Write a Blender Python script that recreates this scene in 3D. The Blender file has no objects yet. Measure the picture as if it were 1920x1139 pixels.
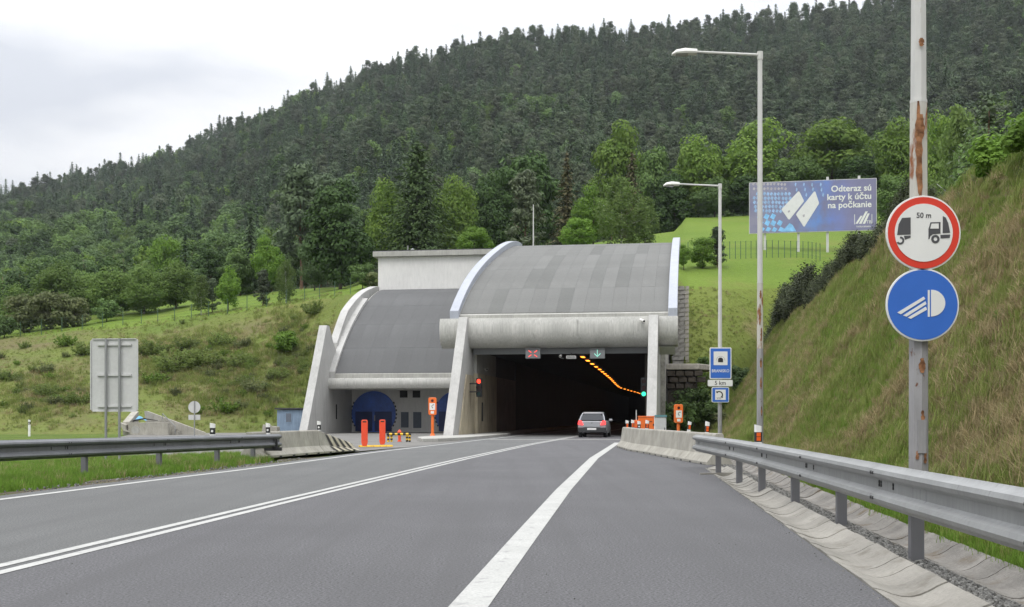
import bpy, math, random
import numpy as np
from mathutils import Vector, Matrix

# ------------------------------------------------------------------ camera, world, sun, exposure
sc = bpy.context.scene
C = sc.collection
F, CX, HY, CH = 2200.0, 960.0, 780.0, 1.25      # focal length in photo pixels, centre column, horizon row, eye height
cam_d = bpy.data.cameras.new('camera')
cam = bpy.data.objects.new('camera', cam_d); C.objects.link(cam)
cam.location = (0, 0, CH); cam.rotation_euler = (math.radians(90), 0, 0)
cam_d.sensor_width = 36.0; cam_d.lens = F / 1920 * 36.0
cam_d.shift_y = (HY - 569.5) / 1920
cam_d.clip_start = 0.1; cam_d.clip_end = 6000
sc.camera = cam

SUN_EL, SUN_AZ = 58.0, 205.0                     # overcast: a wide, weak sun high behind the camera
w = bpy.data.worlds.new('World'); sc.world = w; w.use_nodes = True
nt = w.node_tree; N = nt.nodes; L = nt.links; N.clear()
out = N.new('ShaderNodeOutputWorld'); bg = N.new('ShaderNodeBackground'); L.new(bg.outputs[0], out.inputs[0])
sky = N.new('ShaderNodeTexSky'); sky.sky_type = 'NISHITA'; sky.sun_disc = False
sky.sun_elevation = math.radians(SUN_EL); sky.sun_rotation = math.radians(SUN_AZ)
tc = N.new('ShaderNodeTexCoord')
mp = N.new('ShaderNodeMapping'); mp.inputs['Scale'].default_value = (1.0, 1.0, 3.2); mp.inputs['Location'].default_value = (3.1, 0.4, 0.35)
L.new(tc.outputs['Generated'], mp.inputs[0])
n1 = N.new('ShaderNodeTexNoise'); n1.inputs['Scale'].default_value = 3.2; n1.inputs['Detail'].default_value = 5; n1.inputs['Roughness'].default_value = .5
L.new(mp.outputs[0], n1.inputs['Vector'])
rp = N.new('ShaderNodeValToRGB'); e = rp.color_ramp.elements
e[0].position = .36; e[0].color = (.70, .73, .79, 1); e[1].position = .58; e[1].color = (.985, .99, 1.0, 1)
L.new(n1.outputs['Fac'], rp.inputs[0])
sx = N.new('ShaderNodeSeparateXYZ'); L.new(tc.outputs['Generated'], sx.inputs[0])
mr = N.new('ShaderNodeMapRange'); mr.interpolation_type = 'SMOOTHSTEP'; mr.inputs[1].default_value = .15; mr.inputs[2].default_value = 1; mr.inputs[3].default_value = 8.3; mr.inputs[4].default_value = 25; mr.clamp = True
L.new(sx.outputs['Z'], mr.inputs[0])
cl = N.new('ShaderNodeMix'); cl.data_type = 'RGBA'; cl.blend_type = 'MULTIPLY'; cl.inputs[0].default_value = 1
L.new(rp.outputs[0], cl.inputs[6]); L.new(mr.outputs[0], cl.inputs[7])
mx = N.new('ShaderNodeMix'); mx.data_type = 'RGBA'; mx.inputs[0].default_value = .96
L.new(sky.outputs[0], mx.inputs[6]); L.new(cl.outputs[2], mx.inputs[7])
L.new(mx.outputs[2], bg.inputs['Color']); bg.inputs['Strength'].default_value = 0.125

sd = bpy.data.lights.new('sun', 'SUN'); sd.energy = 1.4; sd.angle = math.radians(25); sd.color = (1, .97, .92)
so = bpy.data.objects.new('sun', sd); C.objects.link(so)
_a, _e = math.radians(SUN_AZ), math.radians(SUN_EL)
_dir = Vector((math.sin(_a) * math.cos(_e), math.cos(_a) * math.cos(_e), math.sin(_e)))
so.rotation_euler = _dir.to_track_quat('Z', 'Y').to_euler(); so.location = (0, -20, 60)
vs = sc.view_settings; vs.view_transform = 'Standard'; vs.look = 'None'; vs.exposure = 0.0; vs.gamma = 1; vs.use_curve_mapping = False

# ------------------------------------------------------------------ helpers
R = math.radians
def at(px, py, d):
    return Vector(((px - CX) / F * d, d, CH - (py - HY) / F * d))
def gx(px, d): return (px - CX) / F * d
def zy(py, d): return CH - (py - HY) / F * d
def lerp(tab, d):
    return float(np.interp(d, [t[0] for t in tab], [t[1] for t in tab]))

class MB:
    def __init__(s): s.v = []; s.f = []; s.m = []
    def add(s, vs_, fs_, mi=0):
        o = len(s.v); s.v += [tuple(p) for p in vs_]
        for q in fs_: s.f.append(tuple(i + o for i in q)); s.m.append(mi)
        return s
    def box(s, x0, x1, y0, y1, z0, z1, mi=0):
        return s.add([(x0,y0,z0),(x1,y0,z0),(x1,y1,z0),(x0,y1,z0),(x0,y0,z1),(x1,y0,z1),(x1,y1,z1),(x0,y1,z1)],
                     [(0,3,2,1),(4,5,6,7),(0,1,5,4),(1,2,6,5),(2,3,7,6),(3,0,4,7)], mi)
    def bx(s, c, sz, mi=0, rz=0):
        n = len(s.v); a, b, g = sz[0]/2, sz[1]/2, sz[2]/2
        s.box(-a, a, -b, b, -g, g, mi); ca, sa = math.cos(rz), math.sin(rz)
        for i in range(n, len(s.v)):
            x, y, z = s.v[i]; s.v[i] = (c[0] + x*ca - y*sa, c[1] + x*sa + y*ca, c[2] + z)
        return s
    def prism(s, poly, axis, a, b, mi=0):
        """poly: 2-D outline; axis x: (y,z) outline, axis y: (x,z), axis z: (x,y); extruded from a to b"""
        f = {'x': lambda p, t: (t, p[0], p[1]), 'y': lambda p, t: (p[0], t, p[1]), 'z': lambda p, t: (p[0], p[1], t)}[axis]
        n = len(poly); area = sum(poly[i][0]*poly[(i+1)%n][1] - poly[(i+1)%n][0]*poly[i][1] for i in range(n))
        if area < 0: poly = poly[::-1]
        if (axis == 'y'): poly = poly[::-1]
        if a > b: a, b = b, a
        vs_ = [f(p, a) for p in poly] + [f(p, b) for p in poly]
        fs_ = [tuple(range(n))[::-1], tuple(range(n, 2*n))] + [(i, (i+1)%n, n+(i+1)%n, n+i) for i in range(n)]
        return s.add(vs_, fs_, mi)
    def cyl(s, p0, p1, r0, r1=None, n=12, mi=0):
        r1 = r0 if r1 is None else r1
        p0, p1 = Vector(p0), Vector(p1); d = (p1 - p0).normalized()
        a = d.orthogonal().normalized(); b = d.cross(a)
        vs_ = []
        for p, r in ((p0, r0), (p1, r1)):
            for i in range(n):
                t = 2*math.pi*i/n; vs_.append(p + a*math.cos(t)*r + b*math.sin(t)*r)
        fs_ = [(i, (i+1)%n, n+(i+1)%n, n+i) for i in range(n)] + [tuple(range(n))[::-1], tuple(range(n, 2*n))]
        return s.add(vs_, fs_, mi)
    def tube(s, pts, rad, n=8, mi=0):
        pts = [Vector(p) for p in pts]
        if not hasattr(rad, '__len__'): rad = [rad]*len(pts)
        vs_ = []; a = None
        for i, p in enumerate(pts):
            d = (pts[min(i+1, len(pts)-1)] - pts[max(i-1, 0)]).normalized()
            a = (d.orthogonal() if a is None else (a - d*a.dot(d))).normalized(); b = d.cross(a)
            for k in range(n):
                t = 2*math.pi*k/n; vs_.append(p + a*math.cos(t)*rad[i] + b*math.sin(t)*rad[i])
        fs_ = [(j*n+i, j*n+(i+1)%n, (j+1)*n+(i+1)%n, (j+1)*n+i) for j in range(len(pts)-1) for i in range(n)]
        fs_ += [tuple(range(n))[::-1], tuple(range((len(pts)-1)*n, len(pts)*n))]
        return s.add(vs_, fs_, mi)
    def sweep(s, prof, frames, closed=True, caps=True, mi=0):
        """prof: (side, up) outline; frames: list of (origin, side vector, up vector)"""
        n = len(prof); vs_ = []
        for o, sd_, up in frames:
            for p in prof: vs_.append(Vector(o) + Vector(sd_)*p[0] + Vector(up)*p[1])
        m = n if closed else n-1
        fs_ = [(j*n+i, j*n+(i+1)%n, (j+1)*n+(i+1)%n, (j+1)*n+i) for j in range(len(frames)-1) for i in range(m)]
        if caps and closed: fs_ += [tuple(range(n))[::-1], tuple(range((len(frames)-1)*n, len(frames)*n))]
        return s.add(vs_, fs_, mi)
    def lathe(s, prof, n=16, mi=0, c=(0,0,0)):
        vs_ = [(c[0]+r*math.cos(2*math.pi*k/n), c[1]+r*math.sin(2*math.pi*k/n), c[2]+z) for r, z in prof for k in range(n)]
        fs_ = [(j*n+i, j*n+(i+1)%n, (j+1)*n+(i+1)%n, (j+1)*n+i) for j in range(len(prof)-1) for i in range(n)]
        fs_ += [tuple(range(n))[::-1], tuple(range((len(prof)-1)*n, len(prof)*n))]
        return s.add(vs_, fs_, mi)
    def build(s, name, mats, parent=None, smooth=False, bevel=0, off=None, kind=None, fix=True):
        me = bpy.data.meshes.new(name)
        v = s.v if off is None else [(a[0]-off[0], a[1]-off[1], a[2]-off[2]) for a in s.v]
        me.from_pydata(v, [], s.f)
        if not isinstance(mats, (list, tuple)): mats = [mats]
        for m in mats: me.materials.append(m)
        if len(mats) > 1: me.polygons.foreach_set('material_index', s.m)
        if fix and len(s.v) < 60000:
            import bmesh
            bm = bmesh.new(); bm.from_mesh(me); bmesh.ops.recalc_face_normals(bm, faces=bm.faces); bm.to_mesh(me); bm.free()
        if smooth:
            me.polygons.foreach_set('use_smooth', [True]*len(me.polygons))
            if smooth != 'all': me.set_sharp_from_angle(angle=R(35))
        return place(name, me, parent, bevel, kind)

def place(name, me, parent=None, bevel=0, kind=None):
    o = bpy.data.objects.new(name, me); C.objects.link(o)
    if parent is not None: o.parent = parent
    if bevel:
        b = o.modifiers.new('bevel', 'BEVEL'); b.width = bevel; b.segments = 2; b.limit_method = 'ANGLE'; b.angle_limit = R(40)
    if kind: o['kind'] = kind
    return o
def tag(o, label, cat, group=None):
    o['label'] = label; o['category'] = cat
    if group: o['group'] = group
    return o
def thing(name, label, cat, loc=(0,0,0), rz=0, group=None):
    o = bpy.data.objects.new(name, None); C.objects.link(o)
    o.location = loc; o.rotation_euler = (0, 0, rz); o.empty_display_size = .3
    return tag(o, label, cat, group)
def dup(root, loc, rz=0, label=None, scale=None, cat=None, group=None):
    r = root.copy(); C.objects.link(r); r.location = loc; r.rotation_euler = (0, 0, rz)
    if scale is not None: r.scale = scale
    if label: r['label'] = label
    if cat: r['category'] = cat
    if group: r['group'] = group
    for ch in list(root.children):
        c = ch.copy(); C.objects.link(c); c.parent = r
        for g in ch.children:
            k = g.copy(); C.objects.link(k); k.parent = c
    return r

# ---- materials
def _mat(name):
    m = bpy.data.materials.new(name); m.use_nodes = True
    nt = m.node_tree; b = nt.nodes['Principled BSDF']
    return m, nt, nt.nodes, nt.links, b
def _rgb(c, k=1): return (min(1, c[0]*k), min(1, c[1]*k), min(1, c[2]*k), 1)
def _noise(N, L, vec, scale, detail=5, stretch=None, rough=.55):
    if stretch:
        mp = N.new('ShaderNodeMapping'); mp.inputs['Scale'].default_value = stretch; L.new(vec, mp.inputs[0]); vec = mp.outputs[0]
    n = N.new('ShaderNodeTexNoise'); n.inputs['Scale'].default_value = scale; n.inputs['Detail'].default_value = detail
    n.inputs['Roughness'].default_value = rough
    L.new(vec, n.inputs['Vector']); return n.outputs['Fac']
def _range(N, L, s, a, b, c=0., d=1.):
    m = N.new('ShaderNodeMapRange'); m.inputs[1].default_value = a; m.inputs[2].default_value = b
    m.inputs[3].default_value = c; m.inputs[4].default_value = d; L.new(s, m.inputs[0]); return m.outputs[0]
def _mix(N, L, fac, a, b, mode='MIX'):
    m = N.new('ShaderNodeMix'); m.data_type = 'RGBA'; m.blend_type = mode
    for sock, v in ((m.inputs[0], fac), (m.inputs[6], a), (m.inputs[7], b)):
        if isinstance(v, (int, float)): sock.default_value = v
        elif isinstance(v, tuple): sock.default_value = v
        else: L.new(v, sock)
    return m.outputs[2]
def M(name, c, rough=.75, var=.15, scale=4, stretch=None, metal=0., bump=0., bscale=50, c2=None, var2=0., scale2=60, stretch2=None,
      rand=0., spec=.4, emis=None, estr=1., stain=None, world=False):
    m, nt, N, L, b = _mat(name)
    if world:
        g = N.new('ShaderNodeNewGeometry'); vec = g.outputs['Position']
    else:
        t = N.new('ShaderNodeTexCoord'); vec = t.outputs['Object']
    f = _range(N, L, _noise(N, L, vec, scale, 5, stretch), .3, .7)
    col = _mix(N, L, f, _rgb(c, 1-var), _rgb(c2 or c, 1+var))
    if var2:
        g2 = _range(N, L, _noise(N, L, vec, scale2, 3, stretch2, .7), .25, .75, 1-var2, 1+var2)
        col = _mix(N, L, 1., col, g2, 'MULTIPLY')
    if stain:   # (colour, threshold low, high, scale, stretch)
        sf = _range(N, L, _noise(N, L, vec, stain[3], 6, stain[4], .6), stain[1], stain[2])
        col = _mix(N, L, sf, col, _rgb(stain[0]))
    if rand:
        oi = N.new('ShaderNodeObjectInfo'); rr = _range(N, L, oi.outputs['Random'], 0, 1, 1-rand, 1+rand)
        col = _mix(N, L, 1., col, rr, 'MULTIPLY')
    L.new(col, b.inputs['Base Color']); b.inputs['Roughness'].default_value = rough; b.inputs['Metallic'].default_value = metal
    b.inputs['Specular IOR Level'].default_value = spec
    if bump:
        bn = _noise(N, L, vec, bscale, 4); bp = N.new('ShaderNodeBump'); bp.inputs['Strength'].default_value = bump
        bp.inputs['Distance'].default_value = .02; L.new(bn, bp.inputs['Height']); L.new(bp.outputs[0], b.inputs['Normal'])
    if emis:
        b.inputs['Emission Color'].default_value = _rgb(emis); b.inputs['Emission Strength'].default_value = estr
    return m
def GROUND(name, a, b_, c, s1=.12, s2=.35, lo=.5, hi=.65, fs=3.0, fv=.3):
    m, nt, N, L, b = _mat(name)
    t = N.new('ShaderNodeNewGeometry'); vec = t.outputs['Position']
    col = _mix(N, L, _range(N, L, _noise(N, L, vec, s1, 6), .35, .65), _rgb(a), _rgb(b_))
    col = _mix(N, L, _range(N, L, _noise(N, L, vec, s2, 7, None, .65), lo, hi), col, _rgb(c))
    col = _mix(N, L, 1., col, _range(N, L, _noise(N, L, vec, fs, 6, None, .75), .25, .75, 1-fv, 1+fv), 'MULTIPLY')
    L.new(col, b.inputs['Base Color']); b.inputs['Roughness'].default_value = .95; b.inputs['Specular IOR Level'].default_value = .1
    bp = N.new('ShaderNodeBump'); bp.inputs['Strength'].default_value = .8; bp.inputs['Distance'].default_value = .15
    L.new(_noise(N, L, vec, fs, 6, None, .75), bp.inputs['Height']); L.new(bp.outputs[0], b.inputs['Normal'])
    return m
def LEAF(name, a, b_, rand=.25, trans=.25, scale=.5, c=None):
    m, nt, N, L, b = _mat(name)
    t = N.new('ShaderNodeTexCoord'); oi = N.new('ShaderNodeObjectInfo')
    ad = N.new('ShaderNodeVectorMath'); ad.operation = 'ADD'
    rv = N.new('ShaderNodeMath'); rv.operation = 'MULTIPLY'; rv.inputs[1].default_value = 40; L.new(oi.outputs['Random'], rv.inputs[0])
    L.new(t.outputs['Object'], ad.inputs[0]); L.new(rv.outputs[0], ad.inputs[1]); vec = ad.outputs[0]
    col = _mix(N, L, _range(N, L, _noise(N, L, vec, scale, 4, None, .7), .35, .65), _rgb(a), _rgb(b_))
    if c: col = _mix(N, L, _range(N, L, oi.outputs['Random'], 0, 1, 0, .8), col, _rgb(c))
    m2 = N.new('ShaderNodeMath'); m2.operation = 'MULTIPLY'; m2.inputs[1].default_value = 7.31; L.new(oi.outputs['Random'], m2.inputs[0])
    m3 = N.new('ShaderNodeMath'); m3.operation = 'FRACT'; L.new(m2.outputs[0], m3.inputs[0])
    col = _mix(N, L, 1., col, _range(N, L, m3.outputs[0], 0, 1, 1-rand, 1+rand), 'MULTIPLY')
    L.new(col, b.inputs['Base Color']); b.inputs['Roughness'].default_value = .7; b.inputs['Specular IOR Level'].default_value = .2
    tr = N.new('ShaderNodeBsdfTranslucent'); L.new(col, tr.inputs[0])
    ms = N.new('ShaderNodeMixShader'); ms.inputs[0].default_value = trans
    L.new(b.outputs[0], ms.inputs[1]); L.new(tr.outputs[0], ms.inputs[2])
    L.new(ms.outputs[0], N['Material Output'].inputs[0])
    return m

m_asphalt = M('asphalt', (.116,.115,.120), .9, .08, .35, bump=.6, bscale=160, var2=.8, scale2=48, world=True, spec=.25, stain=((.100,.099,.102), .45, .8, 1.3, (1.5,.045,1)))
m_asphalt2 = M('asphalt_left', (.130,.132,.131), .9, .08, .3, bump=.6, bscale=160, var2=.7, scale2=48, world=True, spec=.25, stain=((.112,.113,.112), .45, .8, 1.3, (1.5,.045,1)))
m_apron = M('apron_asphalt', (.17,.165,.155), .95, .15, .5, bump=.3, bscale=60, var2=.15, scale2=20, world=True, spec=.2)
m_line = M('road_paint', (.40,.40,.385), .8, .08, 1.5, var2=.22, scale2=45, world=True, stain=((.2,.2,.2), .56, .8, 7, None), spec=.2)
m_conc = M('concrete', (.36,.355,.33), .9, .12, 1.2, var2=.15, scale2=9, stretch2=(1,1,.12), bump=.25, bscale=50, spec=.2)
m_conc_d = M('dirty_concrete', (.44,.435,.41), .92, .12, .9, var2=.2, scale2=14, stretch2=(1,1,.06), bump=.25, bscale=50, spec=.2,
             stain=((.13,.13,.12), .60, .9, 5, (1,1,.05)))
m_barrier = M('barrier_concrete', (.33,.315,.275), .92, .16, 1.6, var2=.16, scale2=10, stretch2=(1,1,.2), bump=.3, bscale=60, spec=.2, stain=((.16,.14,.11), .6, .85, 3, (1,1,.3)))
m_gutter = M('gutter_concrete', (.275,.262,.235), .92, .18, 1.3, var2=.14, scale2=30, bump=.4, bscale=90, rand=.08, spec=.2, world=True, stain=((.15,.135,.11), .55, .8, 3.5, None))
m_gutter2 = M('old_gutter_concrete', (.20,.19,.175), .95, .25, 1.6, var2=.2, scale2=30, bump=.4, bscale=90, rand=.1, spec=.15, world=True, stain=((.12,.09,.055), .55, .75, 2.5, None))
m_rib = M('rib_metal', (.34,.36,.41), .5, .06, .8, var2=.08, scale2=6, stretch2=(1,1,.2))
m_roof = M('roof_felt', (.160,.161,.155), .95, .08, .35, var2=.14, scale2=26, stretch2=(.3,.3,3), spec=.15, rand=.05)
m_roof2 = M('dark_roof_felt', (.118,.119,.120), .95, .08, .35, var2=.14, scale2=26, stretch2=(.3,.3,3), spec=.15, rand=.04)
m_white = M('white_render', (.62,.61,.595), .9, .05, .5, var2=.08, scale2=6, stretch2=(1,1,.2))
m_fin = M('fin_concrete', (.42,.415,.40), .9, .09, .6, var2=.10, scale2=8, stretch2=(1,1,.15), stain=((.27,.265,.25), .56, .85, 2.5, (1,1,.08)), bump=.2)
m_roof_p = M('roof_felt_patch', (.141,.143,.137), .95, .08, .35, var2=.14, scale2=26, stretch2=(.3,.3,3), spec=.15, rand=.04)
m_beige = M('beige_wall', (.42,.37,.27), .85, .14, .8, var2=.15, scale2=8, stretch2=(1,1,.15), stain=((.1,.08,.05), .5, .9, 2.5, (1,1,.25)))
m_grime_dim = M('grime_and_falloff_paint', (.15,.115,.085), .85, .25, .8, var2=.2, scale2=8, stretch2=(1,1,.15))  # grime tone, darkened to carry the light falling off into the tunnel
m_soot_shade = M('soot_and_shade_lining', (.034,.029,.023), .8, .25, .5)  # soot tone with the deep tunnel's darkness put into the colour
m_blackish = M('dark_void', (.015,.015,.017), .6, .1)
m_blue = M('blue_steel', (.04,.12,.50), .4, .25, .9, var2=.2, scale2=7, spec=.5)
m_bluepanel = M('slate_blue_panel', (.12,.14,.175), .7, .08)
m_galv = M('galvanised_steel', (.30,.305,.305), .5, .1, 1.5, metal=.45, var2=.1, scale2=18, stretch2=(1,1,.15), rand=.05, stain=((.10,.10,.10), .62, .85, 12, (1,1,.1)))
m_galv2 = M('dull_rail_steel', (.17,.175,.185), .55, .12, 1.5, metal=.4, var2=.12, scale2=18, stretch2=(1,1,.15))
m_bolt = M('bolt_steel', (.06,.06,.06), .6, .2, metal=.5)
m_post = M('grey_post', (.165,.165,.175), .65, .12, 3, metal=.3)
m_pole = M('lamp_pole_paint', (.52,.515,.50), .55, .07, 1.2, var2=.08, scale2=9, stretch2=(1,1,.15), stain=((.22,.085,.025), .68, .74, 5.0, (1,1,.4)))
m_pole_r = M('rusty_pole_paint', (.46,.44,.40), .6, .1, 1.2, var2=.1, scale2=9, stretch2=(1,1,.15), stain=((.23,.075,.02), .53, .62, 4.0, (1.4,1.4,.45)))
m_pole_g = M('grey_pole_base', (.27,.265,.27), .7, .12, 1.2, var2=.12, scale2=12, stretch2=(1,1,.2), stain=((.13,.045,.018), .63, .68, 6.0, (1,1,.5)))
m_lamp = M('lamp_housing', (.62,.61,.58), .45, .05)
m_glass = M('lamp_glass', (.30,.30,.29), .2, .05)
m_signw = M('sign_white', (.70,.70,.68), .45, .03, 3)
m_signr = M('sign_red', (.62,.045,.025), .45, .05, 3)
m_signb = M('sign_blue', (.035,.135,.50), .45, .05, 3)
m_signk = M('sign_dark_grey', (.07,.07,.075), .6, .05)
m_black = M('black_print', (.02,.02,.02), .6, .1)
m_signback = M('sign_back_grey', (.50,.50,.49), .6, .06, 1.3, var2=.06, scale2=12)
m_orange = M('orange_plastic', (.72,.15,.025), .5, .06, 3)
m_redpl = M('red_plastic', (.76,.085,.03), .5, .06, 3)
m_yellow = M('yellow_paint', (.68,.42,.03), .6, .15, 6)
m_whitepl = M('white_plastic', (.72,.72,.70), .5, .04)
m_reflo = M('orange_reflector', (.75,.12,.02), .3, .08)
m_teal = M('teal_lid', (.10,.22,.24), .6, .1)
m_cab = M('cabinet_grey', (.46,.47,.47), .6, .05)
m_shed = M('pale_blue_board', (.20,.27,.36), .8, .12, 2, var2=.12, scale2=9, stretch2=(1,1,.1))
m_darkroof = M('dark_roof_sheet', (.05,.05,.055), .8, .2)
m_tarp = M('blue_tarp', (.12,.38,.62), .5, .2, 4)
m_stone = M('rough_stone_wall', (.33,.315,.29), .95, .25, 1.2, var2=.35, scale2=5, bump=.8, bscale=8)
m_rubble = M('brown_rubble', (.075,.062,.05), .95, .4, 1.5, var2=.35, scale2=5, bump=.8, bscale=8)
m_stone_l = M('pale_stone_edge', (.42,.39,.35), .95, .2, 1.2, var2=.25, scale2=5, bump=.6, bscale=8)
m_gravel = M('gravel_bed', (.10,.098,.092), .95, .3, 12, var2=.4, scale2=60, world=True)
m_pebble = M('pebble', (.15,.147,.138), .9, .25, 10, rand=.5)
m_car = M('car_silver_paint', (.37,.38,.40), .3, .04, metal=.3, spec=.5)
m_carglass = M('car_glass', (.012,.013,.015), .08, .1, spec=.6)
m_tyre = M('tyre_rubber', (.02,.02,.02), .85, .15)
m_bumper = M('dark_bumper', (.035,.036,.038), .6, .1)
m_tail = M('tail_light_lit', (.5,.02,.02), .3, .05, emis=(1,.03,.03), estr=4.0)
m_led_r = M('red_signal_lit', (.5,.02,.02), .3, .05, emis=(1,.06,.03), estr=2.6)
m_led_g = M('green_signal_lit', (.02,.5,.3), .3, .05, emis=(.05,1,.5), estr=1.6)
m_led_ga = M('pale_green_arrow_lit', (.2,.5,.4), .3, .05, emis=(.35,.85,.7), estr=.55)
m_led_x = M('red_cross_lit', (.5,.05,.05), .3, .05, emis=(1,.10,.08), estr=1.0)
m_dull_lens = M('unlit_lens', (.05,.012,.012), .25, .1)
m_dull_lens_g = M('unlit_green_lens', (.012,.05,.05), .25, .1)
m_sodium = M('sodium_lamp_lit', (.8,.4,.1), .4, .02, emis=(1,.27,.025), estr=4.5)
m_sigbox = M('signal_panel_grey', (.15,.155,.16), .6, .05)
m_fence = M('green_fence_paint', (.06,.11,.07), .7, .1)
m_bark = M('bark', (.075,.06,.045), .95, .3, 3, stretch=(1,1,.3))
m_bark_p = M('pine_bark', (.14,.085,.055), .95, .3, 3, stretch=(1,1,.3))
m_bark_b = M('birch_bark', (.5,.49,.46), .85, .15, 3, stain=((.05,.05,.05), .6, .7, 4, (1,1,3)))
g_verge = GROUND('verge_grass', (.085,.13,.025), (.12,.17,.035), (.16,.13,.07), .3, .8, .58, .7, 12, .35)
g_meadow = GROUND('meadow_grass', (.105,.165,.026), (.13,.19,.032), (.155,.175,.045), .05, .12, .55, .75, 2.5, .18)
g_bank = GROUND('dry_bank_grass', (.100,.145,.030), (.140,.155,.045), (.135,.120,.058), .07, .11, .44, .62, 2.2, .25)
g_face = GROUND('cut_face_grass', (.115,.155,.03), (.14,.165,.04), (.20,.165,.085), .09, .15, .54, .68, 2.5, .3)
g_slope = GROUND('embankment_soil', (.125,.145,.045), (.165,.155,.065), (.19,.15,.085), .35, .5, .45, .62, 6, .4)
g_forest = GROUND('forest_floor', (.035,.05,.02), (.05,.065,.025), (.05,.045,.03), .05, .1, .5, .7, 1, .3)
g_soil = GROUND('soil_edge', (.12,.10,.075), (.16,.14,.10), (.10,.12,.04), .5, 1.2, .5, .62, 14, .4)
# ------------------------------------------------------------------ ground, hill, embankment
rng = np.random.default_rng(7); random.seed(7)
CL = [(0,-5.13),(5,-4.65),(9.55,-4.165),(15.95,-3.48),(23.4,-2.63),(34,-1.41),(51,.78),(67,3.25),(82,5.7),(100,8.6),(150,16.3),(260,33)]
LL = [(0,-10.1),(8,-8.98),(17.46,-7.62),(21.65,-7.08),(27.5,-6.16),(41.1,-4.55),(60.3,-1.64),(82,1.8),(100,4.7),(150,12.4),(260,29)]
RL = [(0,-1.0),(7.66,-.285),(12.06,.13),(19.8,.87),(34.6,2.42),(55.2,4.98),(67,6.75),(82,9.3),(100,12.2),(150,20),(260,37)]
def GL(d): return 1.73 + .1025*d                       # left edge of the roadside gutter
def X0(d): return 3.03 + .1025*d + .00025*d*d          # toe of the right-hand bank
RO = [(0,GL(0)),(28,GL(28)),(31,5.6),(47,6.9),(60,7.6),(72,8.8),(82,10.4),(100,13.3),(150,21),(260,38)]

def strip(name, fl, fr, ds, z, mat, kind='structure', parent=None):
    b = MB(); vs_ = []
    for d in ds: vs_ += [(fl(d), d, z), (fr(d), d, z)]
    b.add(vs_, [(2*i, 2*i+1, 2*i+3, 2*i+2) for i in range(len(ds)-1)])
    return b.build(name, mat, parent, kind=kind, fix=False)
DS = list(np.arange(-6, 30, 1.5)) + list(np.arange(30, 100, 3)) + list(np.arange(100, 250, 10))
gb = MB(); gb.add([(-4000,-800,-.1),(4000,-800,-.1),(4000,5000,-.1),(-4000,5000,-.1)], [(0,1,2,3)])
gb.build('ground', g_verge, kind='structure', fix=False)
strip('road', lambda d: lerp(LL,d)-.5 if d < 60 else lerp(LL,d)-.9, lambda d: lerp(CL,d), DS, 0., m_asphalt2)
strip('road', lambda d: lerp(CL,d), lambda d: lerp(RO,d), DS, 0., m_asphalt)
def line(fc, wd, d0, d1, n=60):
    ds = np.linspace(d0, d1, n)
    return strip('road_marking', lambda d: fc(d)-wd/2, lambda d: fc(d)+wd/2, ds, .005, m_line)
line(lambda d: lerp(LL,d), .17, -4, 220)
line(lambda d: lerp(CL,d)-.115, .125, -4, 200)
line(lambda d: lerp(CL,d)+.115, .125, -4, 200)
line(lambda d: lerp(RL,d), .26, -4, 54.5)
line(lambda d: lerp(RL,d), .2, 60, 200)
# service road and forecourt left of the portal
ap = MB(); ap.add([(-22.5,66,-.03),(-18,48,-.03),(-11.8,34.6,-.03),(-7.6,36.2,-.03),(-5.6,42,-.03),(-2.4,57.5,-.03),(0.4,76,-.03),(1.5,95,-.03),(-26,95,-.03),(-26,80,-.03)], [tuple(range(10))])
ap.build('service_road', m_apron, kind='structure', fix=False)
# soil edge between asphalt and the left verge
strip('verge_edge', lambda d: lerp(LL,d)-.95-.25*math.sin(d*1.7)-.2*math.sin(d*.6), lambda d: lerp(LL,d)-.42, np.arange(-4, 37, .5), -.02, g_soil)

# hill: columns by ray, each with knots (depth, height)
HC = {-1400: [(85,-.12),(100,3),(115,6),(130,8),(150,9),(1000,zy(500,1000))],
 -500: [(86,-.12),(98,2.5),(112,5.5),(130,8.3),(145,9.5),(1000,zy(440,1000))],
 0: [(86,-.12),(98,2.6),(112,6),(125,9.4),(135,10.8),(950,zy(396,950))],
 300: [(86,-.12),(98,3.4),(112,7.5),(125,11.1),(150,15.6),(930,zy(330,930))],
 560: [(90,-.12),(99,4),(110,8.6),(120,12.8),(155,18.0),(900,zy(215,900))],
 650: [(98,-.12),(103,6),(108,10),(113,12.8),(145,17.2),(900,zy(185,900))],
 705: [(101,-.12),(103,6),(108,11),(113,13),(135,17.5),(900,zy(162,900))],
 960: [(98,-.12),(100,13),(106,14.5),(112,15.8),(132,19),(880,zy(104,880))],
 1268: [(98,-.12),(100,12),(106,14),(118,16.8),(170,28),(860,zy(84,860))],
 1286: [(76,-.12),(90,5.4),(104,12.6),(118,16.9),(185,32.5),(860,zy(82,860))],
 1330: [(78,-.12),(91,5.6),(104,12.6),(118,16.9),(185,32.5),(860,zy(78,860))],
 1440: [(98,-.12),(100,6),(106,12.8),(118,16.9),(185,33),(860,zy(72,860))],
 1640: [(98,-.12),(100,6),(106,12.8),(118,16.9),(185,33.5),(850,zy(38,850))],
 1920: [(100,-.12),(102,7),(106,12),(118,16),(160,27),(850,zy(-60,850))],
 2400: [(100,-.12),(102,7),(106,12),(118,16),(160,27),(850,zy(-170,850))],
 3600: [(100,-.12),(102,7),(106,12),(118,16),(160,27),(850,zy(-240,850))]}
HK = sorted(HC)
HA = np.array([[c for c in HC[k]] for k in HK])          # columns x knots x 2
def hknots(px):
    px = min(max(px, HK[0]), HK[-1])
    return np.stack([[np.interp(px, HK, HA[:, k, j]) for j in (0, 1)] for k in range(6)])
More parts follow.
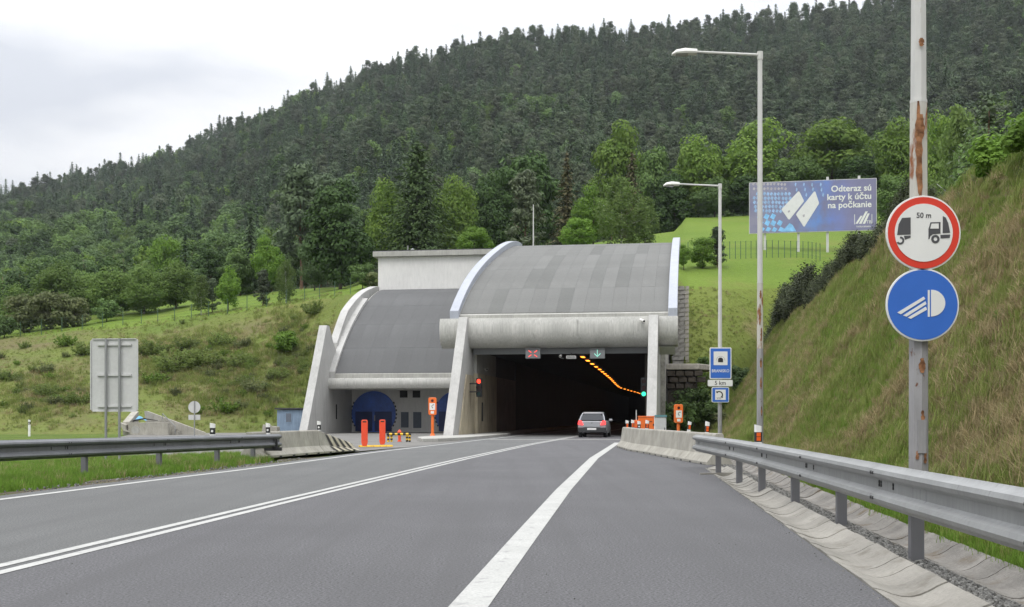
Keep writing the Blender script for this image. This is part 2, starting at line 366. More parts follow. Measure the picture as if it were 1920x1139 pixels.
def hbump(X, d):
    return (math.sin(X*.031+d*.017)*1.0 + math.sin(X*.011-d*.023+2)*1.6 + math.sin(X*.07+d*.05)*.5)
def hz(px, d, k=None):
    k = hknots(px) if k is None else k
    z = float(np.interp(d, k[:, 0], k[:, 1]))
    s = (d - k[4, 0]) / (k[5, 0] - k[4, 0])
    if 0 < s < 1: z = k[4, 1] + (k[5, 1]-k[4, 1])*s**1.4 + hbump(gx(px, d), d) * 3.0 * math.sin(math.pi*s)
    return z
def hpt(px, d): return Vector((gx(px, d), d, hz(px, d)))
def hit(px, py, d0=76., d1=400.):
    k = hknots(px); pd = None
    for d in np.arange(d0, d1, .5):
        if hz(px, d, k) > zy(py, d): return Vector((gx(px, d), d, hz(px, d, k)))
    return Vector((gx(px, d1), d1, hz(px, d1, k)))
cols = list(range(-1400, -100, 60)) + list(range(-100, 1250, 22)) + [1250, 1264, 1277, 1286, 1296, 1308, 1320] + list(range(1330, 2100, 22)) + list(range(2100, 3601, 75))
hb = MB(); rows = None
for px in cols:
    k = hknots(px); ds = []
    for a in range(5):
        n = (5, 5, 5, 7, 30)[a]
        t = np.arange(n)/n
        if a == 4: t = t**1.4
        ds += list(k[a,0] + (k[a+1,0]-k[a,0])*t)
    ds += [k[5,0], k[5,0]+60, k[5,0]+200, k[5,0]+500]
    col = []
    for i, d in enumerate(ds):
        z = hz(px, d, k)
        if 1 < i < 22: z += .06*math.sin(gx(px,d)*.9+d*.7)+.10*math.sin(gx(px,d)*.37-d*1.1)
        if d > k[5,0]: z -= (d-k[5,0])*.35
        col.append((gx(px, d), d, z))
    rows = len(col); hb.v += col
for c in range(len(cols)-1):
    for r in range(rows-1):
        if r < 5 and cols[c+1] > 850 and cols[c+1] <= 1245: continue      # the tunnel passes through here
        hb.f.append((c*rows+r, (c+1)*rows+r, (c+1)*rows+r+1, c*rows+r+1))
        hb.m.append(0 if r < 15 and cols[c] < 800 else 3 if r < 10 else 1 if r < 22 or (cols[c] > 1200 and r < 25) else 2)
for p in range(3): pass
hb.build('hillside', [g_bank, g_meadow, g_forest, g_face], kind='structure', smooth='all', fix=False)

# right-hand bank beside the road
BP = [(-.01,-.12),(.01,.02),(.9,.14),(1.5,.55),(2.5,1.95),(3.6,3.75),(4.7,5.6),(5.7,7.15),(6.4,7.9),(7.4,8.35),(12,9.3),(40,12),(120,26)]
def bank(d, t, bump=True):
    """point on the bank at depth d, profile parameter t (0 = toe, 1 = crest at knot 8)"""
    i = t*8; k = [b for b in BP]
    dx = float(np.interp(i, range(len(k)), [b[0] for b in k])); z = float(np.interp(i, range(len(k)), [b[1] for b in k]))
    if d > 88 and z > 0: z *= 1 - .25*(d-88)/20
    if bump and i > 2:
        z += .12*math.sin(d*.9+dx*1.3)+.12*math.sin(d*.37-dx*2.1)+.16*math.sin(d*.17)+.05*math.sin(d*2.3+dx*3)+.22*max(0, min(1, (i-5)/3))*(math.sin(d*.61+1)+.6*math.sin(d*1.37))
    return Vector((X0(d)+dx, d, z))
eb = MB(); ebd = list(np.arange(-14, 60, .8)) + list(np.arange(60, 108, 2)); ts = list(np.linspace(0, 1.125, 28)) + [10/8, 11/8, 12/8]
for d in ebd:
    for t in ts: eb.v.append(tuple(bank(d, t)))
n = len(ts)
for i in range(len(ebd)-1):
    for j in range(n-1): eb.f.append((i*n+j, i*n+j+1, (i+1)*n+j+1, (i+1)*n+j)); eb.m.append(0)
eb.build('embankment', g_slope, kind='structure', smooth='all', fix=False)

# ---- gutters of concrete blocks either side of a gravel strip
def gut_profile(w, dep):
    top = [(w*t, .012 + (0 if t in (0, 1) else 0) - dep*math.sin(math.pi*min(1, max(0, (t-.05)/.9)))**1.0 + .05*t) for t in np.linspace(0, 1, 9)]
    return top + [(w, -.16), (0, -.16)]
def gutter(name, off, wd, dep, mat, d0, d1):
    root = bpy.data.objects.new(name, None); C.objects.link(root); root['kind'] = 'structure'
    b = MB(); Lb = .50; b.sweep(gut_profile(wd, dep), [((0, 0, 0), (1, 0, 0), (0, 0, 1)), ((0, Lb-.012, 0), (1, 0, 0), (0, 0, 1))])
    first = None; d = d0; r = random.Random(5)
    while d < d1:
        if first is None: o = first = b.build('gutter_block', mat, root)
        else: o = first.copy(); C.objects.link(o); o.parent = root
        o.location = (GL(d)+off+r.uniform(-.006,.006), d, r.uniform(-.007,.007)); o.rotation_euler = (r.uniform(-.012,.012), r.uniform(-.01,.01), -math.atan(.1025)+r.uniform(-.008,.008))
        d += Lb*.9948
    return root
gutter('roadside_gutter', 0.005, .52, .085, m_gutter, -1, 27.8)
gutter('slope_gutter', .80, .5, .10, m_gutter2, -1, 40)
strip('gravel_strip', lambda d: GL(d)+.50, lambda d: GL(d)+.83, np.arange(-2, 41, 1.), -.005, m_gravel)
# the gutter's broken inlet slab beside the barrier
ib = MB(); ib.prism([(4.42,27.9),(4.98,27.6),(5.35,29.4),(4.75,29.7)], 'z', -.1, -.012); ib.prism([(4.0,24.9),(5.1,25.4),(5.06,25.55),(4.0,25.02)], 'z', -.05, .03)
ib.build('inlet_slab', m_gutter, kind='structure')

# kerb island on the left of the tunnel mouth
kb = MB(); kb.prism([(-4.4,57.4),(-3.65,57.9),(-2.4,61.5),(-1.05,68.7),(-.1,74.5),(-2.0,75),(-3.2,68),(-4.3,66.0),(-5.0,62)], 'z', -.05, .14)
kb.build('kerb_island', m_conc, kind='structure', bevel=.03)

# ------------------------------------------------------------------ tunnel portal
PA = -math.atan(.15)
class Fr:
    def __init__(s, x, y): s.o = (x, y); s.c, s.s = math.cos(PA), math.sin(PA)
    def u(s, px, v):
        k = (px-CX)/F; x0, y0 = s.o
        return (k*(y0 + v*s.c) - x0 + v*s.s) / (s.c - k*s.s)
    def d(s, u, v): return s.o[1] + u*s.s + v*s.c
    def z(s, py, u, v): return zy(py, s.d(u, v))
    def w(s, u, v, z): return Vector((s.o[0] + u*s.c - v*s.s, s.o[1] + u*s.s + v*s.c, z))
PM = Fr(-4.42, 72.0)
portal = thing('tunnel_portal', 'large grey concrete tunnel portal with curved felt roof and dark road opening', 'tunnel portal', (-4.42, 72, 0), PA)
RP = [(0,7.2),(1.2,8.0),(2.6,8.75),(5,9.8),(8.2,10.95),(12,12.2),(16,13.3),(20,14.3),(24.5,15.1),(28,15.4)]
def roofz(tab, v): return lerp(tab, v)
def roof_band(b, tab, u0, u1, lo, hi, v0, v1, n=24, mi=0):
    vsx = np.linspace(v0, v1, n); lo_ = lo if callable(lo) else (lambda v: lo); hi_ = hi if callable(hi) else (lambda v: hi)
    vs_ = []
    for v in vsx:
        i = np.searchsorted(vsx, v); z = lerp(tab, v)
        vs_ += [(u0, v, z+lo_(v)), (u1, v, z+lo_(v)), (u1, v, z+hi_(v)), (u0, v, z+hi_(v))]
    f = []
    for i in range(n-1):
        for k in range(4): f.append((4*i+k, 4*i+(k+1)%4, 4*i+4+(k+1)%4, 4*i+4+k))
    f += [(0,1,2,3), (4*n-4, 4*n-1, 4*n-2, 4*n-3)]
    b.add(vs_, f, mi)
def smooth_tab(tab):
    d = np.array(tab); vv = np.linspace(d[0,0], d[-1,0], 60); c = np.polyfit(d[:,0], d[:,1], 4); z = np.polyval(c, vv); return list(zip(vv, z))
RP = smooth_tab(RP)
b = MB(); roof_band(b, RP, .95, 14.05, -.35, -.01, .3, 27.5); b.build('roof_slab', m_conc, portal)
r_ = random.Random(3); nu, nv = 15, 5; first = {}
for i in range(nu):
    for j in range(nv):
        u0, u1 = 1.2 + (13.85-1.2)*i/nu, 1.2 + (13.85-1.2)*(i+1)/nu
        v0, v1 = .45 + 26.9*(j/nv)**1.25, .45 + 26.9*((j+1)/nv)**1.25
        if j not in first:
            b = MB(); roof_band(b, RP, 0, u1-u0-.006, -.008, .02+.004*0, v0, v1-.02, 7); o = first[j] = b.build('roof_sheet', m_roof, portal, smooth=True)
        else: o = first[j].copy(); C.objects.link(o); o.parent = portal
        o.location = (u0, 0, r_.uniform(0, .006))
        if (i, j) in ((4,1),(5,2),(5,1),(8,3),(9,2),(9,1),(11,2),(11,1),(12,3),(2,0),(7,0)):
            o.material_slots[0].link = 'OBJECT'; o.material_slots[0].material = m_roof_p
for s_ in (0, 1):
    b = MB(); u0 = (.6, 13.88)[s_]; roof_band(b, RP, u0, u0+.55, -.25, lambda v: .42, .05, 28); b.build('roof_rib', m_rib, portal, smooth=True, bevel=.03)
# gutter beam, a bulging shell
BPf = [(.55,7.2),(.0,7.2),(-.10,7.0),(-.17,6.7),(-.17,6.35),(-.08,6.02),(.10,5.75),(.38,5.52),(.75,5.42),(1.0,5.42),(1.0,5.6),(.8,5.6),(.5,5.72),(.28,5.95),(.18,6.3),(.2,6.9),(.55,7.05)]
b = MB(); b.prism([(v, z) for v, z in BPf], 'x', 0, 14.45); b.build('gutter_beam', m_conc_d, portal, smooth=True)
b = MB(); b.prism([(.56,7.15),(1.0,7.3),(1.0,5.6),(.56,5.75)], 'x', 1.7, 12.8); b.box(1.9,12.6,1.05,1.35,5.05,5.62); b.build('lintel', m_sigbox, portal)
def fin_poly(): return [(-4.95,-.05),(-.30,7.26),(.5,7.26)]
for s_, (u0, u1) in enumerate(((1.22,1.78),(12.74,13.3))):
    b = MB(); pl = fin_poly() + [(.6,7.0)] + [(v, z-.36) for v, z in RP if v > .8 and v < 27.6] + [(27.6,-.05)]
    b.prism(pl, 'x', u0, u1); b.build('fin_wall', m_fin, portal, bevel=.02)
# painted lower lining at the mouth, grime, soot and painted-in darkness further in
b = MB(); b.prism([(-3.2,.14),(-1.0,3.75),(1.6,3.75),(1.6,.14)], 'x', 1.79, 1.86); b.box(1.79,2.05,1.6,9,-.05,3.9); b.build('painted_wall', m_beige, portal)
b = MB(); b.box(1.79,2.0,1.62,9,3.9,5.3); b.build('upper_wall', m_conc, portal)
b = MB(); b.box(1.79,2.05,9,18,-.05,3.9); b.build('dimmed_grimy_wall', m_grime_dim, portal)
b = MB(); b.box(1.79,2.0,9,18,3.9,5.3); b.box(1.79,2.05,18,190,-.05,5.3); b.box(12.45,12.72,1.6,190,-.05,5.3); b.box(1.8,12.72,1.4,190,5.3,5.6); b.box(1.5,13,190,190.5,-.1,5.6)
b.build('tunnel_lining', m_soot_shade, portal)
b = MB(); b.box(2.06,3.1,2.5,189,-.04,.16); b.build('walkway', m_conc, portal)
b = MB(); b.box(2.05,2.12,3.1,3.25,.9,2.1); b.build('fire_hose_slot', m_blackish, portal)
b = MB(); b.box(13.31,13.6,5.5,27.5,-.05,7.4); b.prism([(v, z-.4) for v, z in RP if v > 5.5 and v < 27.4] + [(27.4,7.4),(5.5,7.4)], 'x', 13.31, 13.58); b.build('side_wall', m_stone, portal)
b = MB(); b.box(1.0,13.6,27.3,27.6,5.6,15.0); b.build('rear_wall', m_conc, portal)
b = MB(); b.prism([(-.1,5.4),(.9,5.4),(.9,4.95),(.5,4.95)], 'x', 13.35, 14.3); b.build('beam_bracket', m_fin, portal)

# lamps on the tunnel ceiling: rows of sodium strips
LP = [(74,4.4),(95,7.1),(118,9.9),(140,12.4),(156,14.3),(175,17.6),(196,21.4)]
lamp0 = None; d = 75.0; i = 0
while d < 197:
    if lamp0 is None:
        o = lamp0 = thing('tunnel_lamp', 'lit orange sodium strip lamp on the dark tunnel ceiling', 'lamp', group='row of orange lamps on the tunnel ceiling')
        b = MB(); b.bx((0,0,.06), (.34,1.3,.12)); b.build('housing', m_sigbox, o)
        b = MB(); b.bx((0,0,-.02), (.20,1.1,.04)); b.build('lamp_tube', m_sodium, o)
    else: o = dup(lamp0, (0,0,0))
    o.location = (lerp(LP, d), d, 5.02); o.rotation_euler = (0, 0, -.15 if d < 150 else -.18)
    d += 5.0 if d < 120 else 6.4

# left service building with its own curved roof
PS = Fr(-13.88, 86.0)
serv = thing('service_building', 'lower service building left of the portal with curved roof and blue round gates', 'building', (-13.88, 86, 0), PA)
RS = [(0,4.0),(2.2,6.1),(4.3,7.75),(6.9,9.35),(8.4,10.1),(11,11.2),(14,11.95),(15.5,12.0)]
RS = smooth_tab(RS)
ue = 10.6
b = MB(); roof_band(b, RS, .75, ue, -.3, -.01, .3, 15); b.build('roof_slab', m_conc, serv)
first = {}
nu, nv = 9, 5
for i in range(nu):
    for j in range(nv):
        u0, u1 = .85 + (ue-.85)*i/nu, .85 + (ue-.85)*(i+1)/nu; v0, v1 = .35 + 14.4*(j/nv)**1.2, .35 + 14.4*((j+1)/nv)**1.2
        if j not in first: b = MB(); roof_band(b, RS, 0, u1-u0-.005, -.008, .02, v0, v1-.02, 7); o = first[j] = b.build('roof_sheet', m_roof2, serv, smooth=True)
        else: o = first[j].copy(); C.objects.link(o); o.parent = serv
        o.location = (u0, 0, r_.uniform(0, .006))
b = MB(); roof_band(b, RS, .42, .86, -.3, .28, .2, 9.2); b.build('inner_rib', m_fin, serv, smooth=True)
b = MB(); roof_band(b, RS, -.16, .43, -.3, lambda v: float(np.interp(v, (2.2,5,8.5,12,15.5), (.62,1.15,.75,.35,.3))), 2.2, 15.3); b.build('roof_rib', m_fin, serv, smooth=True, bevel=.03)
b = MB(); b.prism([(-5.0,-.05),(-.35,7.85),(.25,7.85),(1.2,6.75),(2.2,5.9)] + [(v, z-.25) for v, z in RS if v > 2.3 and v < 15] + [(15,-.05)], 'x', -.15, .44); b.build('fin_wall', m_fin, serv, bevel=.02)
b = MB(); b.prism([(.5,4.0),(-.02,4.0),(-.16,3.8),(-.16,3.5),(.0,3.25),(.35,3.18),(.7,3.18),(.7,4.0)], 'x', .0, 9.9); b.build('gutter_beam', m_conc_d, serv, smooth=True)
VB = 6.0
b = MB(); b.box(.45,ue,VB,VB+.3,-.05,6.5); b.build('front_wall', m_white, serv)
b = MB(); b.box(.45,ue,.71,VB,3.3,3.5); b.build('canopy_soffit', m_conc, serv)
for pxc, part_ in ((701, 0), (858, 1)):
    uc, zc, rr = PS.u(pxc, VB), 1.42, 1.76
    arc = [(uc+rr*math.cos(t), zc+rr*math.sin(t)) for t in np.linspace(math.asin((-.02-zc)/rr), math.pi-math.asin((-.02-zc)/rr), 40)]
    b = MB(); b.prism(arc, 'y', VB-.10, VB-.004); g = b.build('round_gate', m_blue, serv)
    b = MB(); b.box(uc-rr+.05, uc+rr-.05, VB-.13, VB-.101, 1.62, 1.70); b.box(uc-.03, uc+.03, VB-.13, VB-.101, 0, 1.62); b.build('gate_frame', m_blue, g)
    b = MB()
    for s_ in (-1, 1): b.box(uc+s_*.78-.68, uc+s_*.78+.68, VB-.118, VB-.101, .05, 1.58)
    b.build('gate_leaf', M('deep_blue_leaf', (.012,.03,.13), .45, .2, 1), g)
    b = MB(); b.box(uc+.06, uc+.14, VB-.16, VB-.119, .85, 1.3); b.build('handle', m_galv, g)
    b = MB(); n_ = 0
    for s_ in (-1, 1):
        for t in np.arange(-.75, .5, .17):
            a0, a1 = t, t+.085
            q = [(rr+.01, a0), (rr+.11, a0), (rr+.11, a1), (rr+.01, a1)]
            b.prism([(uc+s_*r0*math.cos(a), zc+r0*math.sin(a)) for r0, a in q], 'y', VB-.02, VB-.003)
    b.build('hazard_stripes', m_black, g)
def panel_on(px0, px1, y0, y1, mat, name):
    u0, u1 = PS.u(px0, VB), PS.u(px1, VB); z1, z0 = PS.z(y0, u0, VB), PS.z(y1, u0, VB)
    b = MB(); b.box(u0, u1, VB-.05, VB-.003, z0, z1); o = b.build(name, mat, serv)
    if mat is m_bluepanel:
        b = MB(); n = int((z1-z0)/.13)
        for i in range(n): b.box(u0+.05, u1-.05, VB-.065, VB-.051, z0+.06+i*(z1-z0-.1)/n, z0+.06+(i+.55)*(z1-z0-.1)/n)
        b.build('louvre_slats', m_bluepanel, o)
for a in ((752,766,773,802),(775,790,773,803),(634,648,775,803)): panel_on(*a, m_bluepanel, 'louvre_door')
for a in ((750,764,733,746),(774,788,733,746)): panel_on(*a, m_blackish, 'window')
b = MB(); b.box(.45,.50,1.8,1.95,1.0,2.1); b.build('drain_slot', m_blackish, serv)
# white plant block above it
vent = thing('plant_block', 'plain white rendered block with flat parapet above the left curved roof', 'building', tuple(PS.w(0, 14.2, 11.0)), PA)
ua, ub = PS.u(709, 14.2), 14.0
b = MB(); b.box(ua, ub, 0, 11, -.5, 3.75); b.build('wall', m_white, vent)
b = MB(); b.box(ua-.38, ub, -.35, 11.3, 3.76, 4.2); b.build('parapet', m_conc, vent, bevel=.02)
b = MB(); b.box(ua-.38, ub, -.3, 11.3, 4.203, 4.28); b.build('roof_edge_flashing', m_darkroof, vent)
b = MB(); b.cyl((ua+2.5,.4,4.28),(ua+2.5,.4,4.75),.05); b.lathe([(.05,4.28),(.16,4.3),(.16,4.42),(.05,4.5)], 10, c=(ua+2.9,.4,0)); b.build('roof_vent', m_galv, vent)
mast = thing('mast', 'thin pale mast standing behind the crown of the portal roof', 'mast', tuple(at(1000, 470, 101)))
b = MB(); b.tube([(0,0,-1.8),(0,0,.4),(0,0,3.95)], [.075,.06,.035], 8); b.build('pole', m_pole, mast)
b = MB(); b.lathe([(.12,-1.8),(.12,-1.5),(.08,-1.45)], 10); b.build('foot', m_galv, mast)

# stepped stone wall on the portal's right flank
sw = thing('stone_retaining_wall', 'rough grey stone wall with pale edge right of the portal roof', 'wall', (13.2, 92, 0), PA)
rr_ = random.Random(8); q = 0; stone0 = []
b = MB(); b.box(-.55,.35,-2.,8,2,11.1); b.build('wall_core', m_stone, sw)
for _ in range(4):
    b = MB(); n0 = len(b.v); b.bx((0,0,0), (rr_.uniform(.44,.47), .14, rr_.uniform(.31,.345)))
    for i in range(8): x, y, z = b.v[i]; b.v[i] = (x+rr_.uniform(-.03,.03), y+rr_.uniform(-.04,.03), z+rr_.uniform(-.025,.025))
    stone0.append(b.build('stone', m_stone, sw, bevel=.02)); stone0[-1].location = (-.33+.45*(_ % 2), -2.06, 5.0 + .32*(_//2))
for row in range(2, 19):
    for col in range(2):
        o = stone0[rr_.randrange(4)].copy(); C.objects.link(o); o.parent = sw
        o.location = (-.33 + .45*col + (.05 if row % 2 else -.05), -2.06+rr_.uniform(-.02,.02), 5.0 + row*.335); q += 1
st1 = None
for row in range(19):
    if st1 is None: b = MB(); b.bx((0,0,0), (.28,.2,.30)); o = st1 = b.build('edge_stone', m_stone_l, sw, bevel=.02)
    else: o = st1.copy(); C.objects.link(o); o.parent = sw
    o.location = (.52+rr_.uniform(-.02,.02), -2.03, 5.0+row*.335)
ld = thing('concrete_ledge', 'broad concrete ledge on dark rubble right of the tunnel pillar', 'ledge', (11.35, 79.5, 0), PA)
b = MB(); b.prism([(-.9,-.6),(1.3,-.6),(2.4,2.2),(1.8,4.5),(-.9,4.5)], 'z', 4.35, 4.75); b.build('slab', m_stone_l, ld, bevel=.05)
for k in range(3):
    for i in range(4 if k < 2 else 3):
        b = MB(); b.bx((-.6+i*.62+.2*(k%2), -.3+.1*k, 4.1-.42*k), (.55, .5, .36), rz=rr_.uniform(-.1,.1)); b.build('rubble_stone', m_rubble, ld, bevel=.05)
b = MB(); b.box(-.8,1.2,-.1,4,0,4.3); b.build('base_block', m_rubble, ld)

strip('road_joint', lambda d: lerp(LL,d)+.3, lambda d: 7.0, [61.2, 61.9], .0025, m_conc)
# ------------------------------------------------------------------ text helper
def text_mesh(txt, size, mat, name, parent, loc, align='CENTER', depth=.004, bold=0., shear=0., sx=1., rz=0.):
    cu = bpy.data.curves.new('lettering', 'FONT'); cu.body = txt; cu.size = size; cu.align_x = align; cu.align_y = 'CENTER'
    cu.extrude = depth/2; cu.offset = bold; cu.resolution_u = 3; cu.shear = shear
    to = bpy.data.objects.new('lettering', cu); C.objects.link(to)
    me = bpy.data.meshes.new_from_object(to.evaluated_get(bpy.context.evaluated_depsgraph_get()))
    bpy.data.objects.remove(to); bpy.data.curves.remove(cu)
    me.transform(Matrix.Translation(loc) @ Matrix.Rotation(R(90), 4, 'X') @ Matrix.Diagonal((sx, 1, 1, 1)))
    me.materials.clear(); me.materials.append(mat); me.name = name
    return place(name, me, parent)
def disc(r, n=48): return [(r*math.cos(2*math.pi*i/n), r*math.sin(2*math.pi*i/n)) for i in range(n)]
def rrect(x0, x1, z0, z1, r, n=5):
    p = []
    for cx, cz, a in ((x1-r, z1-r, 0), (x0+r, z1-r, 90), (x0+r, z0+r, 180), (x1-r, z0+r, 270)):
        for i in range(n+1):
            t = R(a + 90*i/n); p.append((cx+r*math.cos(t), cz+r*math.sin(t)))
    return p
def plate(poly, y0, y1): return MB().prism(poly, 'y', y0, y1)
def shift(poly, dx, dz): return [(x+dx, z+dz) for x, z in poly]
def handset(cx, cz, s, a=0):
    """outline polygons of a telephone receiver"""
    t = np.linspace(R(200), R(340), 14); pr = [(1.0*math.cos(x), 1.0*math.sin(x)) for x in t] + [(.72*math.cos(x), .72*math.sin(x)) for x in t[::-1]]
    e1 = [(-1.12,-.30),(-.62,-.30),(-.58,-.02),(-1.06,.05)]; e2 = [(.62,-.30),(1.12,-.30),(1.06,.05),(.58,-.02)]
    ca, sa = math.cos(a), math.sin(a)
    return [[(cx+s*(x*ca-(z+.5)*sa), cz+s*(x*sa+(z+.5)*ca)) for x, z in P] for P in (pr, e1, e2)]

# ------------------------------------------------------------------ guardrails
BR = [(-10,1.72),(2,2.78),(5,3.03),(7.33,3.2),(9.9,3.38),(13.2,3.65),(18,4.0),(22,4.25),(28.3,4.46)]
HB = [(0,.0),(-.02,.03),(-.075,.05),(-.09,.085),(-.075,.12),(-.02,.145),(-.008,.16),(-.008,.245),(-.02,.26),(-.075,.285),(-.09,.32),(-.075,.355),(-.02,.375),(0,.40)]
RAILP = [(x-.004, z) for x, z in HB] + [(x+.006, z) for x, z in HB[::-1]]
def guardrail(name, label, path, ds, zf, side, mat, posts, zg):
    root = thing(name, label, 'guardrail', (path(ds[0]), ds[0], 0)); off = (path(ds[0]), ds[0], 0)
    for a, b_ in zip(ds[:-1], ds[1:]):
        fr = []
        for t in np.linspace(0, 1, 5):
            d = a + (b_ + .12 - a)*t; x = path(d) ; sl = (path(d+.1)-path(d-.1))/.2; k = 1/math.hypot(1, sl)
            over = .006*t - .003
            fr.append(((x - side*over, d, zf(d)), (side*k, -side*sl*k, 0), (0, 0, 1)))
        bm_ = MB(); bm_.sweep(RAILP, fr); o = bm_.build('rail_beam', mat, root, smooth=True, off=off)
        bb = MB(); 
        for dz, ex in ((.085,-.094),(.32,-.094),(.20,-.013),(.23,-.013)):
            for q in (.06, .14, .9):
                if q == .9 and dz in (.085,.32): continue
                d = a + q*(1 if q < .5 else (b_-a)); x = path(d)
                bb.cyl((x+side*(ex+.004), d, zf(d)+dz), (x+side*(ex-.010), d, zf(d)+dz), .016, n=6)
        bb.build('splice_bolts', m_bolt, o, off=off)
    p0 = None
    for d in posts:
        if p0 is None:
            pm = MB(); pm.box(-.055,.055,-.05,-.043,-.5,0); pm.box(-.055,-.048,-.043,.05,-.5,0); pm.box(.048,.055,-.043,.05,-.5,0); pm.box(-.055,.055,-.1,-.05,-.12,-.02) if False else None
            o = p0 = pm.build('post', m_post, root)
            sp = MB(); sp.box(-.05,.05,-.04,.04,-.30,-.10); 
        else: o = p0.copy(); C.objects.link(o); o.parent = root
        x = path(d); sl = (path(d+.1)-path(d-.1))/.2
        o.location = (x+side*.075-off[0], d-off[1], zf(d)+.33); o.scale = (1, 1, (zf(d)+.33-zg+.1)/.5); o.rotation_euler = (0, 0, -math.atan(sl))
    return root
guardrail('guardrail', 'long pale galvanised guardrail along the concrete gutter on the right', lambda d: lerp(BR, d), [-6,-2,2,6.9,10.9,14.9,18.9,22.9,28.3],
          lambda d: .40, 1, m_galv, [.8,3.85,6.95,10.07,13.3,16.4,19.6,22.4,25.2], -.05)
lp = lambda d: -9.69 + (d-22.2)*.2135
guardrail('guardrail', 'dull grey guardrail above the grass strip on the left of the road', lp, [4,8,12,16,20,24.2,28.2,32.2,34.9],
          lambda d: float(np.interp(d, (20,35), (.40,.31))), -1, m_galv2, [9.7,12.8,15.9,19,22.0,25.1,28.2,31.2,33.4], -.1)
b = MB(); b.bx((0,0,0), (.5,.16,.1)); b.bx((.1,.0,.17), (.05,.12,.26)); o = b.build('rail_end_bracket', m_blackish, bpy.data.objects['guardrail.001']); o.location = (lp(34.6)-lp(4), 34.6-4, .27)

# ------------------------------------------------------------------ concrete barriers
NJ = [(0,0),(0,.07),(.16,.27),(.23,.76),(.25,.80),(.42,.80),(.44,.76),(.51,.27),(.67,.07),(.67,0)]
def barrier(label, p0, p1, side=1, h=1., h1=None, group=None, striped=False):
    p0, p1 = Vector((p0[0], p0[1], 0)), Vector((p1[0], p1[1], 0)); dv = (p1-p0); Ln = dv.length; ang = math.atan2(-dv.x, dv.y)
    root = thing('concrete_barrier', label, 'barrier', p0, ang, group)
    f0 = [((0, .02, 0), (side,0,0), (0,0,h)), ((0, Ln-.02, 0), (side,0,0), (0,0,h1 or h))]
    b = MB(); b.sweep(NJ, f0); b.build('block', m_barrier, root, bevel=.012)
    n = max(2, int(Ln/.95)); s_ = MB()
    for i in range(n):
        y = Ln*(i+.5)/n; s_.box(*sorted((-.004*side, .05*side)), y-.09, y+.09, -.02, .045)
    s_.build('drain_slots', m_blackish, root)
    return root, Ln
barrier('short concrete barrier tip at the white line beside the tunnel pillar', (4.18,46.9), (4.15,41.95), -1)[0]
barrier('concrete barrier block second from the tunnel on the right', (4.15,41.95), (4.42,38.4), -1)
barrier('longest stained concrete barrier block right of the road', (4.42,38.4), (4.74,32.2), -1)
r_b, Ln = barrier('last concrete barrier block behind the right guardrail end', (4.74,32.2), (4.93,29.7), -1)
b = MB(); b.box(-.33,-.30,Ln-.02,Ln+.005,.12,.62); b.build('steel_connector', m_bolt, r_b)
barrier('long weathered concrete barrier behind the end of the left guardrail', (-7.32,34.0), (-6.22,38.9), -1, .97)
r_b, Ln = barrier('sloping end barrier block painted with black and pale diagonal stripes', (-6.22,38.9), (-5.5,42.4), -1, .97, .30)
# diagonal stripes, thin paint lying on the two sloped faces of the end block
def nj_pt(t, z):       # point on the road-side face at length fraction t and height fraction z
    h = .97 + (.30-.97)*t; zz = z*.80
    x = -float(np.interp(zz, [0,.07,.27,.76,.8], [0,0,.16,.23,.25])); return Vector((x + .004, t*Ln, zz*h + .003))
def stripe(mat, name, ta, tb, lo, hi, sh):
    vs_ = []; n = 5
    for i in range(n+1):
        z = lo + (hi-lo)*i/n; k = sh*(i/n)
        vs_ += [nj_pt(min(.99, ta+k), z), nj_pt(min(.995, tb+k), z)]
    MB().add(vs_, [(2*i, 2*i+1, 2*i+3, 2*i+2) for i in range(n)]).build(name, mat, r_b, fix=False)
m_pale = M('pale_stripe_paint', (.45,.41,.31), .85, .2, 4); m_kstripe = M('black_stripe_paint', (.045,.043,.04), .85, .3, 5)
for i in range(4):
    t = .26 + i*.18; stripe(m_kstripe, 'black_stripe', t+.03, t+.10, .36, .98, -.12); stripe(m_pale, 'pale_stripe', t+.11, t+.19, .36, .98, -.12)
    stripe(m_kstripe, 'black_stripe', t+.06, t+.12, .04, .33, -.07); stripe(m_pale, 'pale_stripe', t+.13, t+.21, .04, .33, -.07)

